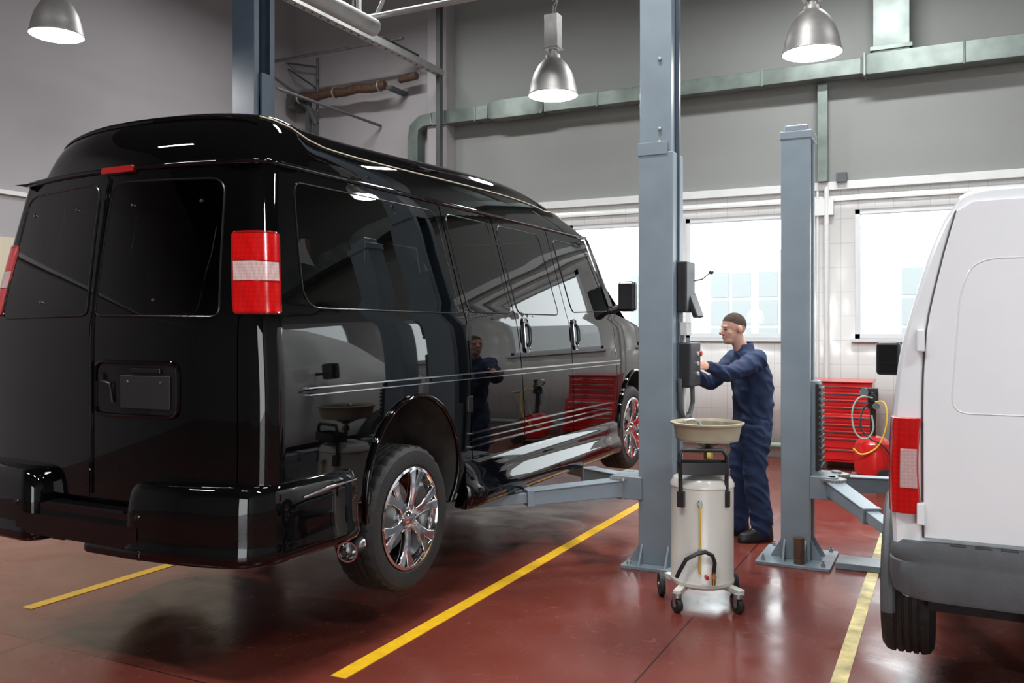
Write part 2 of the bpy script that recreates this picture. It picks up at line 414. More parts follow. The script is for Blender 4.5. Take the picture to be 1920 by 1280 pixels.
gp=.006
def sh(s,d): return [(a+d,b) for a,b in s]
quarter=[(U0-.005,.66)]+[(3.66,.62)]+[p for p in archR if p[1]>.63]+[(4.66,.62)]+sh(sA,-gp)+[(U0-.005,2.42)]
doorB=sh(sA,gp)+list(reversed(sh(sB,-gp)))
doorC=sh(sB,gp)+list(reversed(sh(sC,-gp)))
doorD=sh(sC,gp)+list(reversed(sh(sD,-gp)))
hoodl=[(7.5,1.775),(7.85,1.72),(8.3,1.62),(8.65,1.50),(8.74,1.40)]
fender=[(7.404,.62)]+[p for p in archF if p[1]>.63]+[(8.5,.60),(8.74,.62),(8.76,1.3)]+list(reversed(hoodl))+[(7.374,1.78),(7.454,1.14)]
pill=[(7.38,1.785),(7.52,1.78),(7.10,2.42),(7.03,2.41)]
GY=frange(2.87,3.16,.02)+frange(3.2,8.7,.09);GZ=frange(.64,2.40,.035)
for side in (1,-1):
    f=lambda a,b,s=side:fs(a,b,s);fl=side<0
    patch('side_panel',van,BLACK,quarter,[W1],f,GY,GZ,flip=fl)
    dB_=patch('side_door',van,BLACK,doorB,[W2],f,GY,GZ,flip=fl)
    dC=patch('side_door',van,BLACK,doorC,[W3],f,GY,GZ,flip=fl)
    dD=patch('front_door',van,BLACK,doorD,[W4],f,GY,GZ,flip=fl)
    patch('fender',van,BLACK,fender,[],f,GY,GZ,flip=fl)
    patch('windscreen_pillar',van,BLACK,pill,[],f,GY,GZ,flip=fl)
    for W,par,gm in ((W1,van,GLASSD),(W2,dB_,GLASSD),(W3,dC,GLASSD),(W4,dD,GLASSF)):
        patch('window_glass',par,gm,W,[],f,frange(3,8,.12),frange(1.7,2.4,.05),off=.002,flip=fl)
        g=M();pp=[fs(a,b,side,.001) for a,b in densify(W,.08)];g.tube(pp+[pp[0]],.0045,8)
        fin(g,'window_seal',par,BLKTRIM)
    for ar,cy in ((archR,4.14),(archF,7.95)):
        g=M();rs=[]
        for dx in (-.002,.34):
            rs.append([V((XC+side*(hw(b)-ftap(a)-dx if dx<0.1 else .62),a,b)) for a,b in ar])
        g.rings(rs,False,False,closed=False)
        g.add([V((XC+side*.62,a,b)) for a,b in ar],[tuple(range(len(ar)))])
        fin(g,'wheel_well',van,WELL)
        g=M();pp=[fs(a,b,side,.006) for a,b in ar];g.tube(pp,.017,10,sx=.9,sy=1);fin(g,'wheel_arch_trim',van,BLACK)
    def strip(y0,y1,z0,z1,w,m,nm,th=.012,taper=True):
        pts=[];n=30
        for i in range(n+1):
            t=i/n;pts.append((y0+(y1-y0)*t,z0+(z1-z0)*t))
        g=M();rs=[]
        for i,(a,b) in enumerate(pts):
            ww=w*(min(1,.25+i/2) if taper else 1)
            rs.append([fs(a,b-ww/2,side,-.002),fs(a,b-ww/3,side,th),fs(a,b+ww/3,side,th),fs(a,b+ww/2,side,-.002)])
        g.rings(rs,True,True);fin(g,nm,van,m,smooth=60)
    strip(3.16,7.48,1.355,1.345,.045,BLACK,'body_moulding',.014)
    strip(3.20,7.48,1.372,1.362,.010,SILV,'chrome_strip',.018,False);strip(3.20,7.48,1.340,1.330,.008,SILV,'chrome_strip',.018,False)
    for k in range(3):
        strip(4.72,7.28,.905+k*.042,.905+k*.042,.022,BLACK,'body_moulding',.018)
        if k!=1: strip(4.74,7.28,.912+k*.042,.912+k*.042,.005,SILV,'chrome_strip',.021,False)
    prof=[(-.01,.84),(.02,.80),(.030,.75),(.040,.70),(.070,.665),(.085,.62),(.07,.56),(.02,.53),(-.12,.53)]
    g=M();rs=[]
    for y,k in [(4.70,.2),(4.74,.85),(4.85,1),(5.5,1),(6.2,1),(6.9,1),(7.35,1),(7.44,.6),(7.47,.2)]:
        rs.append([V((XC+side*(hw(.8)+dx*k),y,z)) for dx,z in prof])
    g.rings(rs);fin(g,'running_board',van,BLACK,smooth=50)
    for par,y in ((dC,5.57),(dD,6.47)):
        g=M();pp=rr([(y-.035,1.48),(y+.035,1.48),(y+.03,1.72),(y-.04,1.72)],.035)
        g.prismf(pp,lambda a,b:fs(a,b,side,-.003),lambda a,b:fs(a,b,side,.012));fin(g,'door_handle',par,BLKTRIM,bevel=.004)
        g=M();pp=[fs(a,b,side,.013) for a,b in densify(pp,.03)];g.tube(pp+[pp[0]],.004,8);fin(g,'handle_rim',par,CHROME)
        g=M().tube([fs(y,1.52,side,.015),fs(y,1.56,side,.035),fs(y,1.64,side,.035),fs(y,1.68,side,.015)],.012,8);fin(g,'handle_grip',par,BLKTRIM)
    each([M().box(tuple(fs(4.74,z,side,0)-V((.01,.03,.05))),tuple(fs(4.74,z,side,0)+V((.012,.03,.05)))) for z in (1.62,1.18)],'door_hinge',van,BLKTRIM,bevel=.006)
    g=M();xm=XC+side*1.075
    g.box((xm-.08,7.46,1.80),(xm+.085,7.57,2.07));o=fin(g,'side_mirror',van,BLKTRIM,bevel=.035)
    g=M();g.tube([(XC+side*.93,7.45,1.80),(xm-side*.03,7.52,1.85)],.035,10);fin(g,'mirror_arm',o,BLKTRIM)
    g=M().box((xm-.065,7.452,1.82),(xm+.07,7.459,2.05));fin(g,'mirror_glass',o,BLKTRIM,bevel=.002)
    u1,u2=U0-.035,U0+AR-.012
    def lens(nm,z0,z1,m,par=None,a1=None):
        a1=a1 or u1
        return patch(nm,par or van,m,[(a1,z0),(u2,z0),(u2,z1),(a1,z1)],[],f,frange(a1,u2,.02),frange(z0,z1,.03),off=.007,flip=fl,step=.02)
    g=M();pp=densify(rr([(u1-.005,1.718),(u2+.006,1.718),(u2+.006,2.085),(u1-.005,2.085)],.02),.02);pts=[fs(a,b,side,0) for a,b in pp]
    g.tube(pts+[pts[0]],.008,8);tl=fin(g,'tail_light',van,REDD)
    lens('red_lens',1.955,2.08,RED,tl);lens('red_lens',1.722,1.86,RED,tl);lens('clear_lens',1.863,1.952,CLEARL,tl)
    each([M().tube([fs(a,z,side,.008) for a in frange(u1,u2,.02)],.003,6) for z in (1.861,1.953)],'lens_divider',tl,REDD)
# high roof
HH=[(2.985,.0),(2.997,.07),(3.02,.13),(3.07,.205),(3.13,.258),(3.20,.290),(3.28,.300),(3.45,.284),(3.8,.276),(4.3,.292),(5.0,.325),(5.5,.340),(5.9,.332),(6.3,.282),(6.7,.188),(7.0,.090),(7.2,.015)]
SEC=[(0,1.05),(.3,1.04),(.55,1.0),(.72,.945),(.82,.87),(.89,.745),(.94,.56),(.975,.30),(1,0)]
def hr(y,v):
    h=interp(HH,y);zb=2.422;d=max(0,1-(y-2.985)/.30)
    wid=.857-(.30*max(0,y-6.9)**2)-.05*d**2
    x=v*wid*(1-.05*d*interp(SEC,abs(v)))
    return V((XC+x,y+.16*(abs(v))**2.2*max(0,min(1,(3.9-y)/.9)),zb+h*interp(SEC,abs(v))))
vs_=[-math.cos(math.pi*i/72) for i in range(73)]
ys=[2.985,2.99,2.997,3.005]+frange(3.015,3.5,.025)+frange(3.6,7.1,.1)+[7.15,7.2]
g=M();rs=[[hr(y,v) for v in vs_] for y in ys];g.rings(rs,False,False,closed=False)
fin(g,'high_roof',van,BLACK,smooth=75)
g=M()
fl=[fs(y,2.425,1,.006) for y in frange(U0,7.05,.04)];fl2=[fs(y,2.425,-1,.006) for y in frange(U0,7.05,.04)]
rear=[fr(x,2.425)+V((0,-.006,0)) for x in frange(-.71,.71,.06)]
g.tube(list(reversed(fl2))+rear+fl,.012,10,sx=.8,sy=1);fin(g,'roof_rim',van,BLACK)
g=M().tube([hr(3.18,.80)+V((.0,-.002,.006)),hr(3.20,.86)+V((.004,0,.005)),hr(3.26,.91)+V((.005,0,.004)),hr(3.36,.94)+V((.005,0,.003))]+[hr(y,.948 if y<6.3 else .948-(y-6.3)*.16)+V((.004,0,.003)) for y in frange(3.5,7.0,.1)],.0042,6)
fin(g,'roof_pinstripe',van,CREAM)
g=M().tube([hr(3.12,v)+V((0,-.004,.002)) for v in frange(-.84,.84,.04)],[.004+.011*math.sin(math.pi*i/42) for i in range(43)],8);fin(g,'roof_spoiler',van,BLACK)
g=M().add([V((XC-.84,3.02,2.42)),V((XC+.84,3.02,2.42)),V((XC+.84,7.1,2.42)),V((XC-.84,7.1,2.42))],[(0,1,2,3)]);fin(g,'roof_lining',van,SEAT)
g=M();n=14;rs=[]
for i in range(9):
    t=i/8;y=7.06+.95*t;z=2.41-.68*t;h=hw(z)*.97-.02
    rs.append([V((XC+h*(-1+2*j/n),y+.10*(1-(-1+2*j/n)**2)-.12,z)) for j in range(n+1)])
g.rings(rs,False,False,closed=False);fin(g,'windscreen',van,GLASSF)
g=M();rs=[]
for i in range(13):
    t=i/12;y=7.45+1.3*t;z=interp([(7.45,1.775),(7.85,1.72),(8.3,1.62),(8.65,1.50),(8.76,1.38)],y);h=hw(z)-ftap(y)
    rs.append([V((XC+h*(-1+2*j/n),y+.10*t*(1-(-1+2*j/n)**2),z+.05*(1-abs(-1+2*j/n)**3))) for j in range(n+1)])
g.rings(rs,False,False,closed=False);fin(g,'bonnet',van,BLACK)
g=M();rs=[]
for z in (1.40,1.2,1.0,.8,.62):
    h=hw(z)-ftap(8.74);rs.append([V((XC+h*(-1+2*j/n),8.75+.12*(1-(-1+2*j/n)**2),z)) for j in range(n+1)])
g.rings(rs,False,False,closed=False);fin(g,'front_panel',van,BLACK)
g=M().box((XC-.55,8.80,1.02),(XC+.55,8.90,1.30));fin(g,'grille',van,CHROME,bevel=.02)
for s_ in (1,-1):
    g=M().box((XC+s_*.72-.13,8.74,1.08),(XC+s_*.72+.13,8.86,1.30));fin(g,'headlight',van,BTN,bevel=.02)
g=M().box((XC-.9,8.74,.62),(XC+.9,9.0,.88));fin(g,'front_bumper',van,BLKTRIM,bevel=.04)
# rear doors
RW=[(.025,1.710),(.775,1.70),(.705,2.345),(.045,2.36)]
seam=-.03
for sx in (1,-1):
    W=ccw(rr([(sx*a+seam,b) for a,b in RW],[.05,.05,.08,.08]))
    out=ccw([(seam+sx*gp*.6,.84),(sx*.84,.84),(sx*.84,1.75),(sx*.770,2.30),(sx*.745,2.40),(seam+sx*gp*.6,2.40)])
    d=patch('rear_door',van,BLACK,out,[W],fr,frange(-.8,.8,.06),GZ)
    patch('window_glass',d,GLASSD,W,[],fr,frange(-.8,.8,.1),frange(1.7,2.4,.06),off=.002)
    g=M();pp=[fr(a,b)+V((0,-.001,0)) for a,b in densify(W,.06)];g.tube(pp+[pp[0]],.006,8);fin(g,'window_seal',d,BLKTRIM)
    each([M().lathe([(.0,-.012),(.006,-.010),(.008,0)],fr(a,b),(0,1,0),12) for a,b in ((seam+sx*.4,1.78),(seam+sx*.60,2.24),(seam+sx*.2,2.24))],'window_bolt',d,CHROME)
    if sx>0:
        g=M().tube([fr(seam+.018,z) for z in frange(.86,2.38,.06)],.010,8);fin(g,'door_edge_moulding',d,BLACK)
for s_ in (1,-1):
    po=[(.845,.80),(.892,.80),(.892,1.5),(.868,1.70),(.852,1.76),(.802,2.10),(.755,2.42),(.748,2.42),(.776,2.30),(.845,1.75)]
    patch('corner_pillar',van,BLACK,[(s_*a,b) for a,b in po],[],fr,frange(-1,1,.05),GZ,off=-.003)
g=M().add([fr(x,2.39)+V((0,.004,0)) for x in frange(-.8,.8,.1)]+[fr(x,2.44) for x in frange(-.8,.8,.1)],[(i,i+1,i+18,i+17) for i in range(16)]);fin(g,'rear_header',van,BLACK)
g=M().prismf(rr([(-.07,2.405),(.15,2.405),(.15,2.44),(-.07,2.44)],.012),lambda a,b:fr(a,b)+V((0,.03,0)),lambda a,b:fr(a,b)+V((0,-.022,0)));fin(g,'brake_light',van,REDD,bevel=.005)
# plate recess
g=M();x0,x1,z0,z1=.02,.53,1.24,1.49
o=densify(rr([(x0,z0),(x1,z0),(x1,z1),(x0,z1)],.05),.05);pp=[fr(a,b)+V((0,-.004,0)) for a,b in o];g.tube(pp+[pp[0]],.009,8)
pr=fin(g,'plate_recess',van,BLACK)
g=M().prismf(rr([(x0+.015,z0+.012),(x1-.012,z0+.012),(x1-.012,z1-.012),(x0+.015,z1-.012)],.04),lambda a,b:fr(a,b)+V((0,.0,0)),lambda a,b:fr(a,b)+V((0,-.004,0)));fin(g,'recess_panel',pr,BLKTRIM)
def fo(o): return lambda a,b:fr(a,b)+V((0,o,0))
g=M().prismf([(x0+.17,1.275),(x0+.47,1.275),(x0+.47,1.43),(x0+.17,1.43)],fo(-.003),fo(-.012));fin(g,'plate_holder',pr,DGREY,bevel=.004)
g=M().prismf([(x0+.24,1.44),(x0+.42,1.44),(x0+.42,1.465),(x0+.24,1.465)],fo(-.003),fo(-.018));fin(g,'plate_lamp',pr,BLKTRIM,bevel=.005)
g=M().tube([fo(-.008)(x0+.05,1.44),fo(-.016)(x0+.06,1.40),fo(-.016)(x0+.11,1.39),fo(-.008)(x0+.12,1.30)],.008,8);fin(g,'door_handle',pr,BLKTRIM)
each([M().lathe([(0,-.006),(.005,-.004),(.006,0)],fo(-.012)(x0+a,1.40),(0,1,0),10) for a in (.22,.42)],'plate_screw',pr,CHROME)
# rear bumper
g=M()
for sd in (1,-1):
    pl=[(.29,2.95),(.32,2.745),(.62,2.765),(.82,2.80),(.96,2.86),(1.04,3.0),(1.045,3.40),(1.03,3.58),(.90,3.58),(.90,3.05)]
    pl=[(XC+sd*a,b) for a,b in pl]
    pl=rr(pl,[0,.08,.12,.12,.14,.16,.08,.04,0,0],7);cx=XC+sd*.8
    rs=[]
    for z,k in ((.61,.985),(.622,1.015),(.64,1.026),(.66,1.026),(.68,1.014),(.71,1.004),(.76,1.006),(.82,1.002),(.87,.992),(.91,.975),(.94,.945),(.955,.90)):
        rs.append([V(((x-cx)*k+cx,(y-3.15)*k+3.15,z)) for x,y in pl])
    g.rings(rs)
g.box((XC-.42,2.79,.70),(XC+.42,2.95,.80));g.box((XC-.42,2.745,.655),(XC+.42,2.90,.755))
bmp=fin(g,'rear_bumper',van,BLACK,smooth=50)
g=M().prism(rr([(XC+.02,2.93),(XC+.06,2.735),(XC+.45,2.735),(XC+.45,2.95)],[0,.05,0,0]),.61,.66);fin(g,'bumper_lip',bmp,BLACK,bevel=.018)
g=M().box((XC-.28,2.79,.80),(XC+.28,2.93,.803))
for i in range(6): g.box((XC-.27,2.80+i*.02,.802),(XC+.27,2.81+i*.02,.808))
fin(g,'step_tread',bmp,BLKTRIM)
each([M().lathe([(0,-.01),(.014,-.008),(.018,0)],(XC+x,2.752,.80),(0,1,0),12) for x in (.42,-.42)],'parking_sensor',bmp,BLKTRIM)
each([M().tube([fs(3.14,.880,s_,.040),fs(3.3,.895,s_,.044),fs(3.55,.90,s_,.028)],[.006,.009,.004],8) for s_ in (1,-1)],'chrome_strip',bmp,SILV)
# under body
g=M().box((XC-.88,3.02,.64),(XC+.88,3.60,.72)).box((XC-.62,3.6,.64),(XC+.62,8.5,.72)).box((XC-.88,4.65,.64),(XC+.88,7.45,.72)).box((XC-.62,7.42,.72),(XC+.62,7.47,1.6)).box((XC-.60,3.0,.72),(XC+.60,3.04,.95)).box((XC-.60,3.5,.72),(XC+.60,4.68,1.2))
for s_ in (1,-1):
    g.box((XC+s_*.60-.05,3.1,.52),(XC+s_*.60+.05,8.6,.64))
fin(g,'chassis',van,DARK)
each([M().cyl((XC-.8,WHR[0],WHR[1]),(XC+.8,WHR[0],WHR[1]),.045).ell((XC,WHR[0],WHR[1]),(.15,.15,.13)),M().cyl((XC-.8,WHF[0],WHF[1]),(XC+.8,WHF[0],WHF[1]),.04)],'axle',van,DARK)
each([M().tube([(XC+s_*.62,3.3,.52),(XC+s_*.62,4.08,.62),(XC+s_*.62,4.9,.52)],.03,8) for s_ in (1,-1)],'leaf_spring',van,DARK)
g=M().tube([(XC+.5,4.7,.60),(XC+.6,4.5,.55),(XC+.70,3.62,.56),(XC+.98,3.60,.555)],.030,12);fin(g,'exhaust_pipe',van,STEEL)
g=M().lathe([(.030,.0),(.046,.01),(.048,.15),(.052,.16),(.045,.16),(.04,.14),(.03,.02)],(XC+.98,3.63,.555),V((.30,-.95,-.02)),24);fin(g,'exhaust_tip',van,CHROME)
for y in (3.9,4.9,5.8,6.8):
    for x in (-.7,.15) :
        g=M().box((XC+x-.02,y-.45,1.0),(XC+x+.46,y,1.15)).box((XC+x-.0,y-.50,1.1),(XC+x+.44,y-.38,1.85)).box((XC+x+.09,y-.49,1.83),(XC+x+.33,y-.40,2.06)).box((XC+x+.05,y-.4,.7),(XC+x+.4,y-.1,1.02));fin(g,'seat',van,SEAT,bevel=.04)
g=M().box((XC-.80,7.25,.72),(XC+.80,7.60,1.68));fin(g,'dashboard',van,DARK,bevel=.05)
# wheels
def wheel(par,c,side,Rt,rimr,w,nsp=6,rm=CHROME,style=0,gd=.012):
    c=V(c);ax=V((side,0,0))
    wh=M();seg=96
    prof=[(rimr,-w/2+.015),(rimr+.02,-w/2),(rimr+.06,-w/2-.004),(Rt-.03,-w/2),(Rt-.006,-w/2+.018),(Rt,-w/2+.04)]
    for k in (-.36,-.12,.12,.36):
        x=k*w*.62;prof+=[(Rt,x-.006),(Rt-gd,x-.004),(Rt-gd,x+.004),(Rt,x+.006)]
    prof+=[(Rt,w/2-.04),(Rt-.006,w/2-.018),(Rt-.03,w/2),(rimr+.06,w/2+.004),(rimr+.02,w/2),(rimr,w/2-.015),(rimr-.02,w/2-.05),(rimr-.02,-w/2+.05),(rimr,-w/2+.015)]
    u=V((0,1,0));v=V((0,0,1));rs=[]
    for r,x in prof:
        ring=[]
        for k in range(seg):
            a=2*math.pi*k/seg;q=r
            if r>Rt-.02 and abs(x)>w*.15 and k%3==0: q=r-gd*.8
            a2=a+ (.02 if x>0 else -.02)*(abs(x)/w)
            ring.append(c+ax*x+(u*math.cos(a2)+v*math.sin(a2))*q)
        rs.append(ring)
    wh.rings(rs,False,False)
    W_=fin(wh,'wheel',par,RUBBER,smooth=30)
    g=M();o=w/2
    g.lathe([(rimr+.004,o-.012),(rimr+.006,o),(rimr-.008,o+.004),(rimr-.016,o-.01),(rimr-.025,o-.05),(rimr-.035,o-.15),(rimr-.03,-o+.02),(rimr+.0,-o+.0)],c,ax,64)
    fin(g,'rim',W_,rm,smooth=50)
    g=M().lathe([(0,o-.17),(rimr*.72,o-.17),(rimr*.72,o-.15),(0,o-.15)],c,ax,40);fin(g,'brake_disc',W_,STEEL)
    g=M()
    for i in range(nsp):
        base=2*math.pi*i/nsp+.3
        for dd in ((-.12,.12) if style==0 else (0,)):
            pts=[];ws=[]
            for r_,x_,wd,sp in ((.045,o-.035,.055,.0),(rimr*.45,o-.020,.044,.45),(rimr*.75,o-.014,.046,1.0),(rimr*.97,o-.008,.062,1.5)):
                a=base+dd*sp;pts.append(c+ax*x_+(u*math.cos(a)+v*math.sin(a))*r_);ws.append(wd)
            g.beam(pts,ws,[.04,.032,.028,.03],up=ax)
    fin(g,'spoke',W_,rm,bevel=.008,smooth=60)
    g=M().lathe([(0,o+.006),(.03,o+.004),(.038,o-.004),(.05,o-.02),(.085,o-.03),(.09,o-.06)],c,ax,32)
    for i in range(8):
        a=2*math.pi*i/8;p=c+ax*(o-.03)+(u*math.cos(a)+v*math.sin(a))*.066;g.cyl(p,p+ax*.022,.009,seg=6)
    fin(g,'hub',W_,rm,smooth=40)
    return W_
for s_ in (1,-1):
    wheel(van,(XC+s_*.885,WHR[0],WHR[1]),s_,.40,.275,.25);wheel(van,(XC+s_*.885,WHF[0],WHF[1]),s_,.39,.275,.25)
# ================================================================== WHITE VAN
wx=.70
WH=[(.50,.86),(.62,.90),(.78,.912),(1.0,.920),(1.28,.912),(1.57,.88),(1.92,.785),(2.10,.715),(2.17,.67)]
wv=thing('van','white panel van with grey bumper raised beside the lift post','van',(wx,6,.17))
def wprof(y,inset=0,zt=2.17):
    pts=[]
    for i in range(21):
        z=.55+(zt-.55)*i/20;pts.append((interp(WH,z)-inset,z))
    h=pts[-1][0]
    for k in range(1,9):
        t=k/9*math.pi/2;pts.append((h-.14+.14*math.cos(t),zt+.045*math.sin(t)))
    return [V((wx-a,y,b)) for a,b in pts]+[V((wx,y,zt+.055))]+[V((wx+a,y,b)) for a,b in reversed(pts)]
g=M();rs=[wprof(3.93,.05,2.12),wprof(3.935,.02,2.15),wprof(3.96,.005,2.165),wprof(4.0,0),wprof(4.6,-.004,2.18),wprof(5.4,-.004,2.19),wprof(6.0,0,2.18),wprof(6.5,.02,2.12),wprof(7.0,.03,1.85),wprof(7.5,.03,1.45),wprof(8.1,.05,1.25),wprof(8.25,.12,1.1)]
g.rings(rs);fin(g,'body',wv,WHITEP,smooth=40)
def fw(x,z): return V((wx+x,3.925,z))
def edge(z): return interp([(.6,.785),(1.0,.795),(1.6,.785),(1.92,.725),(2.15,.665)],z)
for sx in (-1,1):
    zz=frange(.80,2.12,.08)
    out=[(sx*.004,.80)]+[(sx*edge(z),z) for z in zz]+[(sx*(edge(2.14)-.05),2.155),(sx*.004,2.165)]
    g=M();pl=ccw(out);g.prismf(pl,lambda a,b:fw(a,b)+V((0,.02,0)),lambda a,b:fw(a,b)+V((0,-.012,0)))
    d=fin(g,'rear_door',wv,WHITEP,bevel=.006)
    g=M();pl=densify(rr([(sx*.08,1.31),(sx*.695,1.31),(sx*.66,1.80),(sx*.61,1.925),(sx*.08,1.925)],[.04,.07,.05,.1,.05]),.05)
    pp=[fw(a,b)+V((0,-.010,0)) for a,b in pl];g.tube(pp+[pp[0]],.0045,6);fin(g,'door_pressing',d,WHITEP)
    each([M().box((wx+sx*.80-.018,3.885,z-.045),(wx+sx*.80+.012,3.93,z+.045)) for z in (.90,1.60)],'door_hinge',d,WHITEP,bevel=.006)
    g=M();pp=[fw(sx*(edge(z)+.004),z)+V((0,.002,0)) for z in zz];g.tube(pp,.0035,6);fin(g,'door_gap',wv,WGAP)
    def tl(z0,z1,m,par,nm,e=0,xi=0,xo=0):
        g=M();rs=[]
        for z in frange(z0,z1,.03):
            b=interp(WH,z)+.006-e;t=(z-.9)/.38
            i0=.80+.012*math.sin(t*3)+xi
            if xo: ring=[V((wx+sx*i0,3.893,z)),V((wx+sx*(b-xo),3.893,z)),V((wx+sx*(b-xo),3.93,z)),V((wx+sx*i0,3.93,z))]
            else: ring=[V((wx+sx*i0,3.90+e,z)),V((wx+sx*(b-.05),3.897+e,z)),V((wx+sx*(b-.015),3.915,z)),V((wx+sx*b,3.96,z)),V((wx+sx*b,4.06,z)),V((wx+sx*i0,4.06,z))]
            rs.append(ring)
        g.rings(rs);return fin(g,nm,par,m,bevel=.004)
    T=tl(.895,1.285,RED,wv,'tail_light')
    tl(1.0,1.16,CLEARL,T,'clear_lens',0,.006,.045)
    ar=arc(4.45,.50,.37,190,-10);pp=[V((wx+sx*.935,a,b)) for a,b in ar];g=M().tube(pp,.03,10);fin(g,'arch_flare',wv,GPLAST)
    wheel(wv,(wx+sx*.865,4.45,.49),sx,.325,.20,.21,5,STEEL,1,.008)
    wheel(wv,(wx+sx*.865,7.3,.49),sx,.325,.20,.21,5,STEEL,1,.008)
    xm=wx+sx*1.06
    g=M().box((xm-.075,6.25,1.34),(xm+.075,6.34,1.56));o=fin(g,'side_mirror',wv,BLKP,bevel=.025)
    g=M().tube([(wx+sx*.88,6.30,1.42),(xm,6.3,1.42)],.02,8);fin(g,'mirror_arm',o,BLKP)
    each([M().box((xm-.055,6.243,a),(xm+.055,6.249,b)) for a,b in ((1.36,1.42),(1.43,1.54))],'mirror_glass',o,MIRR)
g=M();pl=rr([(wx-.80,4.25),(wx-.915,4.18),(wx-.925,3.95),(wx-.85,3.875),(wx,3.845),(wx+.85,3.875),(wx+.925,3.95),(wx+.915,4.18),(wx+.80,4.25)],[0,.03,.06,.08,.2,.08,.06,.03,0])
rs=[]
for z,k in ((.555,.95),(.57,.985),(.64,1.0),(.70,1.0),(.705,.992),(.72,1.0),(.765,.99),(.785,.965)): rs.append([V((wx+(x-wx)*k,3.99+(y-3.99)*k,z)) for x,y in pl])
g.rings(rs);fin(g,'rear_bumper',wv,GPLAST,smooth=40)
each([M().box((wx-.7+i*.09,3.875,.775),(wx-.64+i*.09,3.91,.790)) for i in range(16)],'bumper_tread',wv,BLKP,bevel=.003)
g=M().box((wx-.78,4.05,.47),(wx+.78,8.1,.55)).cyl((wx-.8,4.45,.46),(wx+.8,4.45,.46),.04);fin(g,'chassis',wv,DARK)
g=M().box((wx-.42,3.93,.48),(wx-.30,4.1,.555));fin(g,'towing_bracket',wv,STEEL,bevel=.004)
# ================================================================== LIFTS
def column(par,x0,x1,y0,y1,h,op,m):
    t=.018;lip=.06
    if op<0: pl=[(x1,y0),(x1,y1),(x0,y1),(x0,y1-lip),(x0+t,y1-lip),(x0+t,y1-t),(x1-t,y1-t),(x1-t,y0+t),(x0+t,y0+t),(x0+t,y0+lip),(x0,y0+lip),(x0,y0)]
    else: pl=[(x0,y0),(x1,y0),(x1,y0+lip),(x1-t,y0+lip),(x1-t,y0+t),(x0+t,y0+t),(x0+t,y1-t),(x1-t,y1-t),(x1-t,y1-lip),(x1,y1-lip),(x1,y1),(x0,y1)]
    return fin(M().prism(pl,.02,h),'column',par,m,bevel=.007)
def base(par,x0,x1,y0,y1,cx0,cx1,cy0,cy1,m):
    g=M().prism(rr([(x0,y0),(x1,y0),(x1,y1),(x0,y1)],.02),0,.022)
    for x in (cx0+.02,cx1-.04):
        g.prismf([(cy0-.09,.02),(cy0,.02),(cy0,.16)],lambda a,b:V((x,a,b)),lambda a,b:V((x+.015,a,b)))
    for y in (cy0+.04,cy1-.05):
        g.prismf([(cx1,.02),(cx1+.08,.02),(cx1,.16)],lambda a,b:V((a,y,b)),lambda a,b:V((a,y+.015,b)))
        g.prismf([(cx0,.02),(cx0-.08,.02),(cx0,.16)],lambda a,b:V((a,y,b)),lambda a,b:V((a,y+.015,b)))
    bp=fin(g,'base_plate',par,m,bevel=.003)
    each([M().cyl((x,y,.02),(x,y,.045),.016,seg=6).cyl((x,y,.04),(x,y,.065),.008,seg=8) for x in (x0+.05,x1-.05) for y in (y0+.045,y1-.045)],'anchor_bolt',bp,STEEL)
def arm(par,p0,p1,m,w0=.12,h0=.115,w1=.08,h1=.07,ptop=.55,frac=.55):
    p0=V(p0);p1=V(p1);mid=p0.lerp(p1,frac)
    g=M().beam([p0,mid],[w0,w0*.9],[h0,h0*.85]);g.beam([p0+V((0,0,h0*.5)),mid+V((0,0,h0*.4))],[w0*1.15,w0],[.012,.012])
    g.beam([mid-(p1-p0).normalized()*.05,mid],w0*1.05,h0*1.0)
    a=fin(g,'lift_arm',par,m,bevel=.005)
    g=M().beam([p0.lerp(p1,frac-.1),p1],[w1,w1],[h1,h1*.8]);fin(g,'telescopic_arm',a,m,bevel=.004)
    g=M().cyl(p1-V((0,0,.05)),p1+V((0,0,.03)),.03).cyl((p1.x,p1.y,p1.z+.03),(p1.x,p1.y,ptop-.02),.022).cyl((p1.x,p1.y,ptop-.02),(p1.x,p1.y,ptop),.065)
    fin(g,'lift_pad',a,BLKP)
    g=M().cyl(p0-V((0,0,h0*.7)),p0+V((0,0,h0*.8)),.035).lathe([(.035,0),(.08,0),(.08,.018),(.035,.018)],p0+V((0,0,h0*.5)),(0,0,1),24)
    for i in range(24):
        q=2*math.pi*i/24;c_=p0+V((math.cos(q)*.082,math.sin(q)*.082,h0*.5+.009));g.box(c_-V((.006,.006,.009)),c_+V((.006,.006,.009)))
    fin(g,'arm_pivot',a,STEEL);return a
lift=thing('vehicle_lift','blue-grey two-post vehicle lift holding up the black van','vehicle lift',(-3.75,5.96,0))
cc=column(lift,-1.93,-1.685,5.82,6.08,2.86,-1,BLUE)
g=M().box((-1.925,5.835,2.86),(-1.70,6.07,4.92));g.box((-1.935,5.812,2.84),(-1.72,5.83,2.93));fin(g,'column_extension',lift,BLUE,bevel=.005)
each([M().lathe([(0,-.014),(.012,-.012),(.014,0)],(-1.78,5.83,z),(0,1,0),8) for z in (2.93,3.02,3.5)],'column_bolt',lift,STEEL)
g=M().box((-1.70,5.93,.3),(-1.672,5.965,4.4));fin(g,'cable_duct',lift,BLUE_DARK_SHADE,bevel=.004)
base(lift,-2.03,-1.60,5.72,6.18,-1.93,-1.685,5.82,6.08,BLUE)
column(lift,-5.70,-5.44,5.84,6.10,4.92,1,BLUE_DARK_SHADE);base(lift,-5.82,-5.3,5.70,6.22,-5.70,-5.44,5.84,6.10,BLUE_DARK_SHADE)  # left column coloured darker to carry its shadow
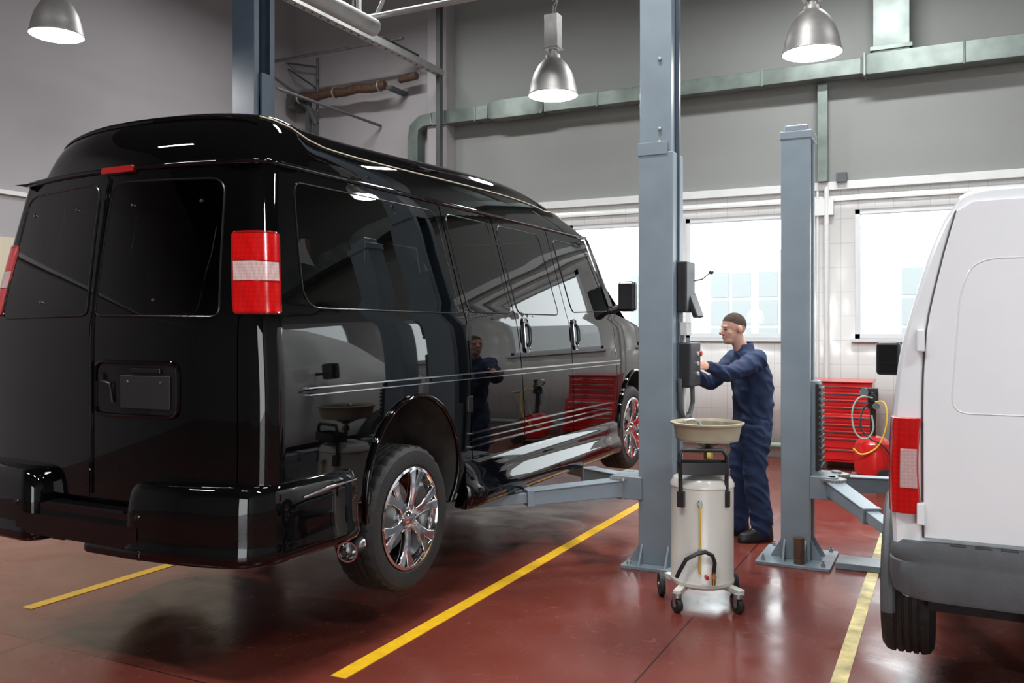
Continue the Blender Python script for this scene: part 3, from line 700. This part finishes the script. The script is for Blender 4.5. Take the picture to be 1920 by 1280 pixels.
g=M().box((-5.43,5.9,.4),(-5.41,6.04,3.9));fin(g,'column_liner',lift,BLUE_DARK_SHADE)
g=M().box((-5.72,5.86,4.92),(-1.67,6.08,5.06));fin(g,'crossbeam',lift,BLUE_DARK_SHADE,bevel=.01)
g=M().box((-1.90,5.845,.42),(-1.80,6.05,1.05)).box((-2.12,5.80,.46),(-1.90,6.10,.62));fin(g,'carriage',lift,BLUE,bevel=.008)
g=M().box((-5.57,5.87,.42),(-5.47,6.07,1.05)).box((-5.47,5.80,.46),(-5.25,6.10,.62));fin(g,'carriage',lift,BLUE_DARK_SHADE,bevel=.008)
arm(lift,(-2.06,5.86,.53),(-3.02,4.98,.47),BLUE,ptop=.52);arm(lift,(-2.06,6.03,.53),(-3.02,6.95,.45),BLUE,ptop=.52)
arm(lift,(-5.32,5.86,.53),(-4.32,4.98,.47),BLUE_DARK_SHADE,ptop=.52);arm(lift,(-5.32,6.03,.53),(-4.32,6.95,.45),BLUE_DARK_SHADE,ptop=.52)
g=M().box((-1.69,5.90,1.22),(-1.68,6.24,1.58)).box((-1.69,5.90,1.58),(-1.68,6.06,2.12));fin(g,'mounting_bracket',lift,BLUE_DARK_SHADE,bevel=.003)
g=M().box((-1.68,5.93,1.24),(-1.59,6.20,1.55));cb=fin(g,'control_box',lift,BLKP,bevel=.012)
each([M().cyl((-1.59,6.10,z),(-1.578,6.10,z),.014,seg=14) for z in (1.47,1.40,1.33)],'push_button',cb,BTN,label='pale round push button')
g=M().cyl((-1.59,6.16,1.47),(-1.572,6.16,1.47),.018,seg=14);fin(g,'emergency_button',cb,REDP,label='red emergency stop button')
g=M().box((-1.68,5.90,1.76),(-1.61,6.12,2.11));dp=fin(g,'control_panel',lift,BLKP,bevel=.01)
g=M().box((-1.62,5.98,1.72),(-1.585,6.16,1.90),Matrix.Rotation(math.radians(-20),3,'Y'));fin(g,'panel_flap',dp,BLKP,bevel=.008)
g=M().tube([(-1.62,6.08,1.98),(-1.58,6.20,2.0),(-1.55,6.30,2.05)],.005,8).ell((-1.545,6.32,2.055),(.018,.03,.014));fin(g,'lever',dp,BLKP)
g=M().box((-1.685,5.96,1.60),(-1.625,6.07,1.69));fin(g,'junction_box',lift,TRIMW,bevel=.004)
g=M().cyl((-1.66,6.02,1.0),(-1.66,6.02,1.62),.012);fin(g,'white_conduit',lift,TRIMW)
g=M().tube([(-1.63,6.12,1.24),(-1.63,6.13,1.13),(-1.64,6.08,1.03),(-1.65,5.98,1.02),(-1.66,5.92,1.10),(-1.66,5.90,1.3)],.016,10);fin(g,'cable_conduit',lift,GPLAST)
g=M().cyl((-1.65,6.1,.92),(-1.65,6.1,1.06),.016).cyl((-1.65,6.1,.90),(-1.65,6.1,.95),.024,seg=6);fin(g,'hydraulic_fitting',lift,STEEL)
lift2=thing('vehicle_lift','blue-grey lift post with cap holding the white van','vehicle lift',(-.96,6.52,0))
column(lift2,-1.07,-.87,6.40,6.64,3.0,1,BLUE);base(lift2,-1.22,-.72,6.24,6.78,-1.07,-.87,6.40,6.64,BLUE)
g=M().box((-1.08,6.39,2.98),(-.855,6.655,3.04)).box((-1.05,6.42,3.03),(-.89,6.62,3.085));fin(g,'column_cap',lift2,BLUE,bevel=.01)
g=M().box((-.88,6.44,.50),(-.82,6.60,1.28));
fin(g,'carriage',lift2,BLUE,bevel=.006)
g=M().box((-.84,6.43,.65),(-.815,6.62,1.26))
for i in range(14): g.box((-.82,6.42,.66+i*.042),(-.80,6.63,.688+i*.042))
fin(g,'rubber_buffer',lift2,BLKP,bevel=.004)
g=M().box((-.87,6.38,.46),(-.70,6.70,.62));fin(g,'arm_carrier',lift2,BLUE,bevel=.006)
arm(lift2,(-.72,6.42,.54),(-.06,5.05,.43),BLUE,ptop=.49,frac=.45,w0=.11,h0=.10);arm(lift2,(-.72,6.62,.54),(.10,7.5,.44),BLUE,ptop=.49)
g=M().box((-.70,6.36,0),(2.3,6.60,.045));fin(g,'floor_beam',lift2,BLUE,bevel=.006)
g=M().cyl((-.93,6.30,.02),(-.93,6.30,.20),.035,seg=16);fin(g,'rusty_sleeve',lift2,BROWN)
# ================================================================== OIL DRAINER
ox,oy=-1.335,5.24
od=thing('oil_drainer','white wheeled waste-oil drainer with beige collection bowl','oil drainer',(ox,oy,0))
g=M().lathe([(.0,.115),(.17,.115),(.187,.13),(.190,.15),(.185,.16),(.185,.70),(.19,.705),(.19,.72),(.17,.755),(.08,.785),(.0,.79)],(ox,oy,0),seg=48)
fin(g,'tank',od,ENAM,smooth=30)
RX=V((.8944,.4472,0));RF=V((-.4472,.8944,0));O=V((ox,oy,0))
def q(a,b,z): return O+RX*a+RF*b+V((0,0,z))
g=M()
for a in (-.19,.19):
    g.beam([q(a*.6,-.05,.115),q(a,-.19,.105)],.045,.035);g.beam([q(a*.6,.05,.115),q(a,.15,.12)],.045,.035)
g.beam([q(-.13,-.05,.115),q(.13,-.05,.115)],.06,.03);g.beam([q(-.13,.05,.115),q(.13,.05,.115)],.06,.03)
fin(g,'base_frame',od,ENAM,bevel=.004)
for a,b,r in ((-.19,-.20,.042),(.16,-.22,.042),(.225,.13,.07),(-.225,.13,.07)):
    g=M();c=q(a,b,r);ax=RX if r>.05 else (RX*.9+RF*.4).normalized()
    g.lathe([(r-.016,-.014),(r-.003,-.016),(r,-.008),(r,.008),(r-.003,.016),(r-.016,.014)],c,ax,28,cap=True);w_=fin(g,'caster_wheel',od,RUBBER)
    g=M().cyl(c-ax*.022,c+ax*.022,.012)
    if r<.05:
        for s_ in (-1,1): g.beam([c+ax*.021*s_,c+ax*.021*s_+V((0,0,.05))],.025,.004,up=ax)
        g.cyl(c+V((0,0,.045)),c+V((0,0,.07)),.026)
    fin(g,'caster_fork',w_,STEEL)
g=M()
g.tube([q(-.155,-.13,.66),q(-.16,-.14,.80),q(-.165,-.15,.90),q(-.15,-.15,.935),q(.08,-.17,.935),q(.105,-.17,.90),q(.11,-.15,.80),q(.11,-.15,.66)],.012,10)
for a in (-.155,.11): g.box(q(a,-.14,.66)-V((.02,.02,.06)),q(a,-.14,.66)+V((.02,.02,.03)))
fin(g,'handle',od,BLKP,smooth=50)
g=M();pl=rr([(-.17,-.19),(.12,-.19),(.12,-.06),(-.17,-.06)],.02)
g.rings([[q(a,b,.795) for a,b in pl],[q(a,b,.865) for a,b in pl],[q(a*.94-.002,b*.94-.008,.865) for a,b in pl],[q(a*.94-.002,b*.94-.008,.805) for a,b in pl]]);fin(g,'tool_tray',od,BLKP,bevel=.003)
g=M().cyl(q(.04,.02,.78),q(.04,.02,1.02),.018).cyl(q(.04,.02,.86),q(.04,.02,.90),.03,seg=8);fin(g,'funnel_tube',od,BRASS)
bc=q(.035,.02,0)
g=M().lathe([(.03,.925),(.05,.94),(.13,.975),(.19,.985)],(bc.x,bc.y,0),seg=48);fin(g,'bowl_underside',od,BLKP,smooth=40)
g=M().lathe([(.13,.972),(.185,.975),(.202,1.06),(.212,1.075),(.218,1.072),(.22,1.082),(.208,1.085),(.198,1.068)],(bc.x,bc.y,0),seg=56)
g.cur=1;g.lathe([(.198,1.068),(.185,1.0),(.05,.965),(0,.96)],(bc.x,bc.y,0),seg=56)
bw=fin(g,'bowl',od,[BEIGE,BOWLIN],smooth=40)
g=M().tube([V((bc.x,bc.y,0))+RX*a+RF*b+V((0,0,z)) for a,b,z in ((-.02,-.02,1.03),(-.06,-.02,1.085),(-.10,-.03,1.10),(-.15,-.03,1.09))],.009,8);fin(g,'drain_rod',bw,STEEL)
g=M().tube([q(-.055,-.19,.35),q(-.055,-.193,.62)],.0065,8);fin(g,'sight_tube',od,YTUBE)
each([M().cyl(q(-.055,-.175,z),q(-.055,-.205,z),.014,seg=12).cyl(q(-.055,-.19,z-.02),q(-.055,-.19,z+.02),.011,seg=8) for z in (.345,.625)],'sight_tube_fitting',od,STEEL)
g=M().tube([q(.02,-.21,.23),q(.025,-.22,.29),q(.01,-.225,.335),q(-.03,-.225,.355),q(-.08,-.225,.345),(q(-.14,-.215,.31)),q(-.175,-.20,.24),q(-.19,-.19,.20)],.012,10);fin(g,'drain_hose',od,BLKP)
g=M().cyl(q(.02,-.17,.21),q(.02,-.23,.21),.014).cyl(q(.02,-.21,.16),q(.02,-.21,.25),.012);fin(g,'valve',od,BRASS)
g=M().tube([q(-.055,-.19,.33),q(-.06,-.195,.24),q(-.055,-.19,.22)],.007,8);fin(g,'air_hose',od,YTUBE)
g=M().cyl(q(-.02,-.20,.205),q(-.02,-.23,.205),.012,seg=10);fin(g,'valve_knob',od,REDP)
g=M().cyl(q(.15,.0,.76),q(.15,.0,.80),.018);fin(g,'filler_cap',od,REDP)
# ================================================================== TOOL CABINET
tcx0,tcx1,tcy0,tcy1=-1.56,-.76,10.75,11.2
tc_=thing('tool_cabinet','red metal roller tool cabinet with many drawers','tool cabinet',(-1.16,10.95,0))
g=M().box((tcx0,tcy0,.10),(tcx1,tcy1,.66)).box((tcx0+.03,tcy0+.03,.66),(tcx1-.03,tcy1,1.02)).prismf([(tcy0-.0,1.02),(tcy1,1.02),(tcy1,1.05),(tcy0+.0,1.035)],lambda a,b:V((tcx0+.02,a,b)),lambda a,b:V((tcx1-.02,a,b)));fin(g,'cabinet_body',tc_,REDP,bevel=.006)
zs=[.13,.27,.40,.48,.56];hs=[.13,.12,.07,.07,.08]
for z,h in list(zip(zs,hs))+[(.68,.07),(.76,.07),(.84,.07),(.92,.07)]:
    d=0 if z<.66 else .03
    g=M().box((tcx0+.03+d,tcy0-.015+d,z),(tcx1-.03-d,tcy0+.01+d,z+h-.012));dr=fin(g,'drawer',tc_,REDP,bevel=.003)
    g=M().box((tcx0+.05+d,tcy0-.028+d,z+h-.03),(tcx1-.05-d,tcy0-.012+d,z+h-.016));fin(g,'drawer_handle',dr,SILV)
for x in (tcx0+.08,tcx1-.08):
    for y in (tcy0+.06,tcy1-.06):
        g=M().cyl((x-.015,y,.05),(x+.015,y,.05),.05);fin(g,'caster_wheel',tc_,RUBBER)
# ================================================================== RED PUMP UNIT
px,py_=-.72,9.95
pu=thing('fluid_dispenser','red wheeled pressure tank with pump and green hoses','fluid dispenser',(px,py_,0))
g=M().lathe([(0,.08),(.12,.09),(.18,.13),(.19,.20),(.19,.38),(.18,.44),(.12,.50),(.05,.52),(0,.52)],(px,py_,0),seg=32);fin(g,'tank',pu,REDP)
g=M().cyl((px,py_,.5),(px,py_,.85),.03).cyl((px,py_,.80),(px,py_,.98),.055).cyl((px,py_-.08,.92),(px,py_+.08,.92),.04).box((px-.05,py_-.05,.97),(px+.05,py_+.05,1.02));fin(g,'pump',pu,BLKP,bevel=.006)
g=M()
for s_ in (-.12,.12): g.tube([(px+.20,py_+s_,.10),(px+.22,py_+s_,.65),(px+.32,py_+s_,.82)],.013,8)
g.tube([(px+.32,py_-.12,.82),(px+.32,py_+.12,.82)],.013,8).box((px-.22,py_-.15,.07),(px+.24,py_+.15,.10));fin(g,'trolley_frame',pu,STEEL)
for y in (-.17,.17):
    g=M().lathe([(.04,-.02),(.09,-.02),(.10,0),(.09,.02),(.04,.02)],(px+.14,py_+y,.10),(0,1,0),24,cap=True);fin(g,'wheel',pu,RUBBER)
for ps,m in (([(0,-.08,.92),(-.12,-.16,.95),(-.2,-.18,.8),(-.17,-.2,.55),(-.05,-.2,.48),(.03,-.2,.6),(.0,-.19,.75)],GREENP),([(.03,-.08,.88),(.13,-.15,.9),(.16,-.2,.7),(.08,-.2,.42),(-.1,-.21,.32),(-.18,-.2,.4)],YTUBE),([(-.03,-.06,.86),(-.1,-.14,.8),(-.12,-.19,.62),(-.02,-.2,.5),(.12,-.2,.45),(.2,-.19,.3)],BLKP)):
    cv=[V((px+a,py_+b,c)) for a,b,c in ps]
    for _ in range(3):
        n2=[cv[0]]
        for i in range(len(cv)-1): n2+= [cv[i]*.75+cv[i+1]*.25,cv[i]*.25+cv[i+1]*.75]
        cv=n2+[cv[-1]]
    fin(M().tube(cv,.009,8),'hose',pu,m)
each([M().cyl((px-.08,py_-.06,.98),(px-.08,py_-.12,.98),.045),M().cyl((px+.04,py_-.08,.84),(px+.04,py_-.13,.84),.035)],'pressure_gauge',pu,SILV)
# ================================================================== WORKER
P0=V((-1.40,7.0,0));fd=V((-.759,-.651,0));ld=V((.651,-.759,0))
def W(a,b,z): return P0+fd*a+ld*b+V((0,0,z))
def oring(a,b,z,ra,rb,n=24,tilt=0):
    return [W(a+ra*math.cos(2*math.pi*k/n),b+rb*math.sin(2*math.pi*k/n),z+tilt*math.cos(2*math.pi*k/n)) for k in range(n)]
def limb(g,pts,rs,seg=16,ss=2):
    P=[W(*p) for p in pts];out=[];rad=[]
    for i in range(len(P)-1):
        for k in range(6):
            t=k/6;out.append(P[i].lerp(P[i+1],t));rad.append(rs[i]+(rs[i+1]-rs[i])*(t*t*(3-2*t)))
    out.append(P[-1]);rad.append(rs[-1])
    for _ in range(ss):
        o2=list(out)
        for i in range(1,len(out)-1): o2[i]=(out[i-1]+out[i]*2+out[i+1])/4
        out=o2
    g.tube(out,rad,seg);g.ell(out[0],(rad[0],)*3,seg=12,ring=8);g.ell(out[-1],(rad[-1],)*3,seg=12,ring=8)
SHL=(.065,.18,1.42);ELL=(.35,.285,1.30);WRL=(.56,.385,1.375)
SHR=(.05,-.17,1.42);ELR=(.28,-.15,1.20);WRR=(.47,-.02,1.30)
HIPL=(-.01,.085,.90);KNL=(.03,.10,.50);ANL=(-.03,.12,.10)
HIPR=(-.01,-.085,.90);KNR=(.05,-.11,.50);ANR=(.03,-.14,.10)
body=M()
body.rings([oring(-.01,0,.86,.08,.13),oring(-.01,0,.95,.09,.135),oring(.0,0,1.08,.085,.125),oring(.02,0,1.25,.10,.145),oring(.04,0,1.38,.09,.15),oring(.05,0,1.45,.065,.12),oring(.06,0,1.49,.05,.055)])
limb(body,[(.055,0,1.44),(.10,0,1.53),(.135,0,1.60)],[.06,.055,.055])
for S,E,Wr in ((SHL,ELL,WRL),(SHR,ELR,WRR)): limb(body,[S,E,Wr],[.052,.040,.027])
for H_,K,A in ((HIPL,KNL,ANL),(HIPR,KNR,ANR)): limb(body,[H_,K,A],[.078,.055,.034]);limb(body,[(A[0],A[1],.08),(A[0]+.09,A[1],.035)],[.030,.020])
ht=math.radians(14)
def Hd(a,b,z):
    da=a-.145;dz=z-1.56
    return (.135+da*math.cos(ht)+dz*math.sin(ht)*.6,b,1.56+dz*math.cos(ht)-da*math.sin(ht))
rotf=Matrix(((fd.x,ld.x,0),(fd.y,ld.y,0),(0,0,1)))@Matrix.Rotation(ht,3,'Y')
def hel(g,a,b,z,ra,rb,rz): g.ell(W(*Hd(a,b,z)),(ra,rb,rz),rotf,seg=18,ring=12)
hel(body,.135,0,1.675,.098,.075,.096)
hel(body,.175,0,1.625,.070,.060,.085)
hel(body,.190,0,1.575,.052,.046,.040)
hel(body,.222,0,1.565,.022,.024,.020)
hel(body,.222,0,1.685,.018,.045,.014)
limb(body,[Hd(.236,0,1.672),Hd(.260,0,1.640)],[.009,.014],8)
hel(body,.250,0,1.632,.010,.017,.008)
hel(body,.236,0,1.603,.014,.022,.006);hel(body,.234,0,1.592,.014,.020,.007)
for b in (.075,-.075): hel(body,.13,b,1.640,.020,.011,.032)
for b in (.045,-.045): hel(body,.20,b,1.63,.022,.015,.018)
def hand(g,Wr,fdir,up,sdb):
    w=W(*Wr);f=V(fdir).normalized();u=V(up);u=(u-f*u.dot(f)).normalized();s=f.cross(u)*sdb
    palm=w+f*.055
    rot=Matrix((f,s,u)).transposed()
    g.ell(palm,(.052,.042,.017),rot,seg=16,ring=10);g.tube([w-f*.03,w+f*.03],[.026,.028],12,sx=1.1,sy=.8,up=u)
    for k,(o,L) in enumerate(((-.030,.066),(-.010,.076),(.011,.070),(.030,.055))):
        b=w+f*.085+s*o;p=[b-f*.02,b+f*L*.40-u*.004,b+f*L*.72-u*.022,b+f*L*.86-u*.045]
        g.tube(p,[.0095,.009,.0085,.0075],10);[g.ell(x,(r,)*3,seg=8,ring=6) for x,r in ((p[1],.0095),(p[2],.009),(p[3],.0075))]
    b=w+f*.03-s*.03;p=[b,b+f*.025-s*.025-u*.012,b+f*.055-s*.030-u*.03]
    g.tube(p,[.013,.011,.009],10);g.ell(p[2],(.009,)*3,seg=8,ring=6);g.ell(p[1],(.011,)*3,seg=8,ring=6)
fdL=V((-.35,-.9,.12))
hand(body,WRL,fdL,V((.8,-.25,.5)),-1)
hand(body,WRR,fd+V((0,0,.25)),-ld*.8+V((0,0,.6)),1)
me=remesh(body,.0055,2)
person=fin(me,'person',None,SKIN,smooth=180,label='person in navy work overalls operating the lift control box',cat='person')
jk=M()
jk.rings([oring(-.015,0,.875,.128,.168),oring(-.02,0,.91,.144,.180),oring(-.02,0,.96,.138,.172),oring(-.025,0,1.05,.146,.175),oring(-.02,0,1.17,.150,.183),oring(-.005,0,1.28,.148,.190),oring(.015,0,1.37,.130,.184),oring(.035,0,1.43,.103,.152),oring(.055,0,1.475,.075,.09),oring(.065,0,1.505,.066,.07)])
for S,E,Wr in ((SHL,ELL,WRL),(SHR,ELR,WRR)):
    limb(jk,[(S[0]-.02,S[1]*1.0,S[2]-.015),E,(E[0]+(Wr[0]-E[0])*.93,E[1]+(Wr[1]-E[1])*.93,E[2]+(Wr[2]-E[2])*.93)],[.083,.059,.041])
me=remesh(jk,.008,7,disp=.024,dscale=.13,seed=3)
jo=fin(me,'jacket',person,NAVY,smooth=180,label='navy work jacket')
cg=M()
cg.rings([[W(.055+r*math.cos(t)*1.0+.012*(z-1.49)*10,r*math.sin(t)*1.05,z+.012*math.cos(t)*-1) for t in [2*math.pi*k/24 for k in range(24)]] for z,r in ((1.475,.078),(1.525,.070),(1.53,.066),(1.48,.070))],False,False)
fin(cg,'collar',jo,NAVY)
tr=M()
tr.rings([oring(-.01,0,.82,.115,.165),oring(-.015,0,.94,.118,.165),oring(-.01,0,.98,.115,.15)])
for H_,K,A in ((HIPL,KNL,ANL),(HIPR,KNR,ANR)): limb(tr,[(H_[0],H_[1]*.95,.88),(K[0]-.01,K[1],.50),(A[0],A[1],.17),(A[0]+.01,A[1],.085)],[.112,.092,.084,.078],16,1)
me=remesh(tr,.008,7,disp=.024,dscale=.14,seed=7)
fin(me,'trousers',person,NAVY,smooth=180,label='navy work trousers')
for A in (ANL,ANR):
    s=M();a,b=A[0],A[1]
    def sr(da,db,z,ra,rb): return oring(a+da,b+db,z,ra,rb)
    s.rings([sr(.055,0,.0,.152,.052),sr(.055,0,.03,.155,.054),sr(.045,0,.07,.140,.052),sr(.0,0,.10,.090,.05),sr(-.01,0,.14,.066,.05)])
    me=remesh(s,.007,2);fin(me,'shoe',person,SHOE,smooth=180)
hg=M();rs=[]
for i in range(17):
    th=math.pi*.64*(1-i/16);ring=[]
    for k in range(36):
        ph=2*math.pi*k/36
        front=max(0,math.cos(ph))**1.1;side_=abs(math.sin(ph))**2
        thm=th*(1-.52*front-.22*side_)+.07*th*max(0,-math.cos(ph))
        p=V((.0995*math.sin(thm)*math.cos(ph),.0762*math.sin(thm)*math.sin(ph),.0972*math.cos(thm)))
        ring.append(W(*Hd(.135,0,1.6755))+rotf@p)
    rs.append(ring)
hg.rings(rs,False,False);h=fin(hg,'hair',person,HAIR,smooth=180,label='short cropped brown hair')
each([M().ell(W(*Hd(.228,b,1.664)),(.012,.013,.007),rotf) for b in (.03,-.03)],'eye',person,EYE)
# ================================================================== PENDANT LAMPS + ADDED FILL LIGHTS
def lamp(loc,label):
    L=thing('pendant_lamp',label,'lamp',loc,'bell-shaped pendant lamps');x,y,z=loc;k=.9
    g=M().lathe([(r*k,h) for r,h in [(.245,0),(.25,.005),(.248,.015),(.238,.03),(.225,.10),(.195,.19),(.15,.265),(.10,.315),(.075,.33),(.072,.36),(.055,.365)]],(x,y,z),seg=56)
    g.lathe([(r*k,h) for r,h in [(.245,0),(.235,.01),(.222,.10),(.19,.185),(.145,.26),(.05,.33)]],(x,y,z),seg=56)
    fin(g,'lamp_shade',L,ALU,smooth=40)
    g=M().lathe([(r*k,h) for r,h in [(.238,.012),(.225,-.004),(.15,-.02),(0,-.027)]],(x,y,z),seg=48);fin(g,'lamp_glass',L,LAMP)
    g=M().box((x-.065,y-.055,z+.42),(x+.065,y+.055,z+.72)).cyl((x,y,z+.35),(x,y,z+.43),.04).box((x-.075,y-.065,z+.41),(x+.075,y+.065,z+.425));fin(g,'ballast_housing',L,ALU,bevel=.008)
    g=M()
    g.tube([(x,y,z+.72),(x,y,z+.80),(x+.03,y,z+.83),(x+.02,y,z+.88),(x,y,z+.86)],.008,8);fin(g,'hook',L,TRKD)
    g=M().tube([(x,y,z+.85),(x,y,7.2)],.006,6).tube([(x+.01,y,z+.72),(x+.05,y+.02,z+.9),(x+.02,y,z+1.1),(x,y,z+1.4)],.006,6);fin(g,'cable',L,BLKP)
    return L
L0=lamp((-3.16,7.14,3.72),'grey bell-shaped pendant lamp above the black van')
lamps=[(-.94,7.02,3.75),(-6.94,5.03,4.19)]
clone(L0,lamps[0],'grey bell-shaped pendant lamp above the lift posts')
clone(L0,lamps[1],'grey bell-shaped pendant lamp near the mauve wall')
def area(loc,size,power,rot=(0,0,0),shape='DISK',sy=None,col=(1,.985,.96)):
    d=bpy.data.lights.new('light','AREA');d.shape=shape;d.size=size;d.energy=power;d.color=col
    if sy:d.size_y=sy
    o=bpy.data.objects.new('area_light',d);COL.objects.link(o);o.location=loc;o.rotation_euler=rot;return o
for p in [(-3.16,7.14,3.72)]+lamps: area((p[0],p[1],p[2]-.035),.40,75)
for p in [(-6,0,5.9),(-1.5,0.5,5.9),(3,1,5.9),(3.2,6.5,5.9),(-2,4.5,6.3),(-6.5,8.5,6.3),(-1,9.3,6.0)]: area(p,1.5,180,shape='RECTANGLE',sy=.25,col=(.97,.985,1))  # unseen overhead fill lights, added without any fixtures
# ================================================================== DUCTS & STEELWORK
g=M()
yd=11.28
g.beam([(-6.95,yd,4.79),(-6.0,yd,4.79)],.18,.20);g.beam([(-6.0,yd,4.79),(-5.9,yd,4.80),(-5.2,yd,4.80),(-5.1,yd,4.78)],[.18,.24,.24,.18],[.20,.27,.27,.20])
g.beam([(-5.1,yd,4.78),(-.95,yd,4.78)],.18,.19);g.beam([(-.95,yd,4.78),(-.85,yd,4.78),(7.5,yd,4.78)],[.18,.26,.26],[.19,.25,.25])
g.beam([(-6.95,yd,4.79),(-7.13,yd,4.77),(-7.25,yd,4.68),(-7.28,yd,4.50),(-7.28,yd,3.6)],.18,[.20,.21,.22,.20,.20],up=(0,1,0))
g.box((-.81,yd-.13,4.90),(-.41,yd+.13,7.15))
dk=fin(g,'ventilation_duct',None,GALV,bevel=.008,label='long galvanised metal ventilation duct along the grey wall',cat='duct')
fl=[]
for x in (-6.2,-5.15,-4.3,-3.2,-2.1,-.9,.15,1.2,2.3):
    w_=.25 if x>-1 else .19;y_=.13 if x>-1 else .09
    fl.append(M().box((x-.012,yd-y_-.012,4.78-w_/2-.012),(x+.012,yd+y_+.012,4.78+w_/2+.012)))
fl.append(M().box((-.84,yd-.15,4.92),(-.38,yd+.14,4.97)))
each(fl,'duct_flange',dk,GALV,bevel=.003)
g=M().box((-1.46,11.36,3.46),(-1.34,11.45,4.66));fin(g,'cable_trunking',None,GALV,bevel=.004,label='vertical galvanised trunking on the grey wall',cat='cable trunking')
g=M().cyl((-1.36,11.44,0),(-1.36,11.44,3.4),.03).cyl((-1.47,11.46,0),(-1.47,11.46,3.4),.015);g.box((-1.5,11.42,3.05),(-1.28,11.5,3.25));fin(g,'wall_pipe',None,TRIMW,label='white pipes running up the tiled wall',cat='pipe')
g=M().cyl((-5,11.42,.17),(6,11.42,.17),.035);
for x in (-4.5,-2.5,-.5,2,4): g.box((x-.02,11.40,.0),(x+.02,11.48,.2))
fin(g,'heating_pipe',None,GREENP,label='green-grey pipe along the foot of the tiled wall',cat='pipe')
g=M().box((-1.24,11.38,3.44),(-1.12,11.46,3.56));fin(g,'wall_sensor',None,GPLAST,bevel=.006,label='small dark sensor box on the wall trim',cat='sensor')
trk=thing('overhead_door_track','perforated steel track hanging from the roof','door track',(-6.7,9.4,3.4))
g=M().box((-6.75,6.3,5.36),(-6.65,11.06,5.38)).box((-6.75,6.3,5.38),(-6.735,11.06,5.45)).box((-6.665,6.3,5.38),(-6.65,11.06,5.45));fin(g,'rail',trk,TRKM)
each([M().cyl((-6.70,6.5+i*.15,5.352),(-6.70,6.5+i*.15,5.362),.016,seg=10) for i in range(30)],'rail_hole',trk,TRKD)
g=M().box((-6.74,10.98,3.46),(-6.67,11.06,7.19));fin(g,'upright',trk,TRKD)
g=M().cyl((-6.7,7.0,5.4),(-6.7,7.0,7.19),.015);fin(g,'hanger',trk,TRKD)
g=M().cyl((-6,5.6,5.15),(-6,8.40,5.15),.10,seg=24)
for y in (6.2,8.0): g.cyl((-6,y,5.2),(-6,y,7.19),.012)
fin(g,'round_duct',None,TRKM,label='round grey steel duct hanging below the roof',cat='duct')
g=M().cyl((-6.28,5.6,5.3),(-6.28,8.36,5.3),.035).cyl((-6.28,6.2,5.3),(-6.28,6.2,7.19),.012);fin(g,'roof_pipe',None,TRKM,label='thin grey pipe hanging below the roof',cat='pipe')
g=M().cyl((-6.25,8.45,5.30),(-2.5,8.45,5.30),.035).cyl((-6.0,8.45,5.30),(-5.5,8.45,6.2),.025).cyl((-6.25,8.45,5.24),(-6.25,8.45,7.19),.03).cyl((-2.6,8.45,5.3),(-2.6,8.45,7.19),.03).cyl((-5.5,8.45,6.2),(-5.5,8.45,7.19),.02);fin(g,'roof_brace',None,TRKM,label='grey tubular steel brace under the roof',cat='steel brace')
g=M().cyl((-9.72,10.5,5.79),(-7.0,10.5,5.80),.022);g.box((-7.3,10.3,5.70),(-7.2,11.24,5.80));fin(g,'curtain_rail',None,TRKD,label='thin dark steel rail fixed to the wall',cat='rail')
eh=thing('exhaust_extraction_arm','wall bracket carrying a brown exhaust extraction hose','exhaust extractor',(-8.5,11.0,4.7))
g=M();n=80
pts=[V((-9.4+1.75*i/n,11.0,5.33+.012*math.sin(i*.25))) for i in range(n+1)];g.tube(pts,[.065+(.009 if i%2 else 0) for i in range(n+1)],14)
fin(g,'hose',eh,BROWN,smooth=60)
fin(M().cyl((-7.45,11.1,5.42),(-7.15,11.1,5.44),.06),'hose_end',eh,BROWN)
each([M().torus((x,11.0,5.33),(1,0,0),.078,.014) for x in (-9.3,-8.6,-7.75)],'hose_clamp',eh,STEEL)
g=M().beam([(-9.2,11.1,4.35),(-9.2,11.1,5.3)],.07,.07,up=(0,1,0)).beam([(-9.05,11.1,4.35),(-9.05,11.1,5.1)],.05,.05,up=(0,1,0)).tube([(-9.6,11.1,5.45),(-9.2,11.1,5.2),(-9.05,11.1,4.9)],.05,10).tube([(-9.7,11.2,5.9),(-9.1,11.2,5.5)],.015,6).tube([(-9.1,11.2,4.7),(-9.1,11.2,6.0)],.02,6).tube([(-9.72,11.2,6.0),(-9.1,11.2,5.85)],.015,6).tube([(-8,9.0,4.84),(-8,11.38,4.83)],.022,8)
g.box((-9.6,11.05,5.2),(-9.45,11.38,5.4)).box((-7.6,10.95,5.25),(-7.5,11.4,5.30))
fin(g,'bracket',eh,TRKD,smooth=50)
# ================================================================== WORLD + CAMERA
w=bpy.data.worlds.new('world');bpy.context.scene.world=w;w.use_nodes=True
bg=w.node_tree.nodes['Background'];bg.inputs[0].default_value=(.94,.975,1,1);bg.inputs[1].default_value=6.0
cam=bpy.data.cameras.new('camera');co=bpy.data.objects.new('camera',cam);COL.objects.link(co)
co.location=(0,0,1.65);co.rotation_euler=(math.radians(90),0,math.radians(26.565))
cam.sensor_width=36;cam.lens=36*1640/1920;cam.shift_y=-25/1920;cam.clip_start=.05;cam.clip_end=300
bpy.context.scene.camera=co
sc=bpy.context.scene
sc.view_settings.view_transform='Standard';sc.view_settings.exposure=0
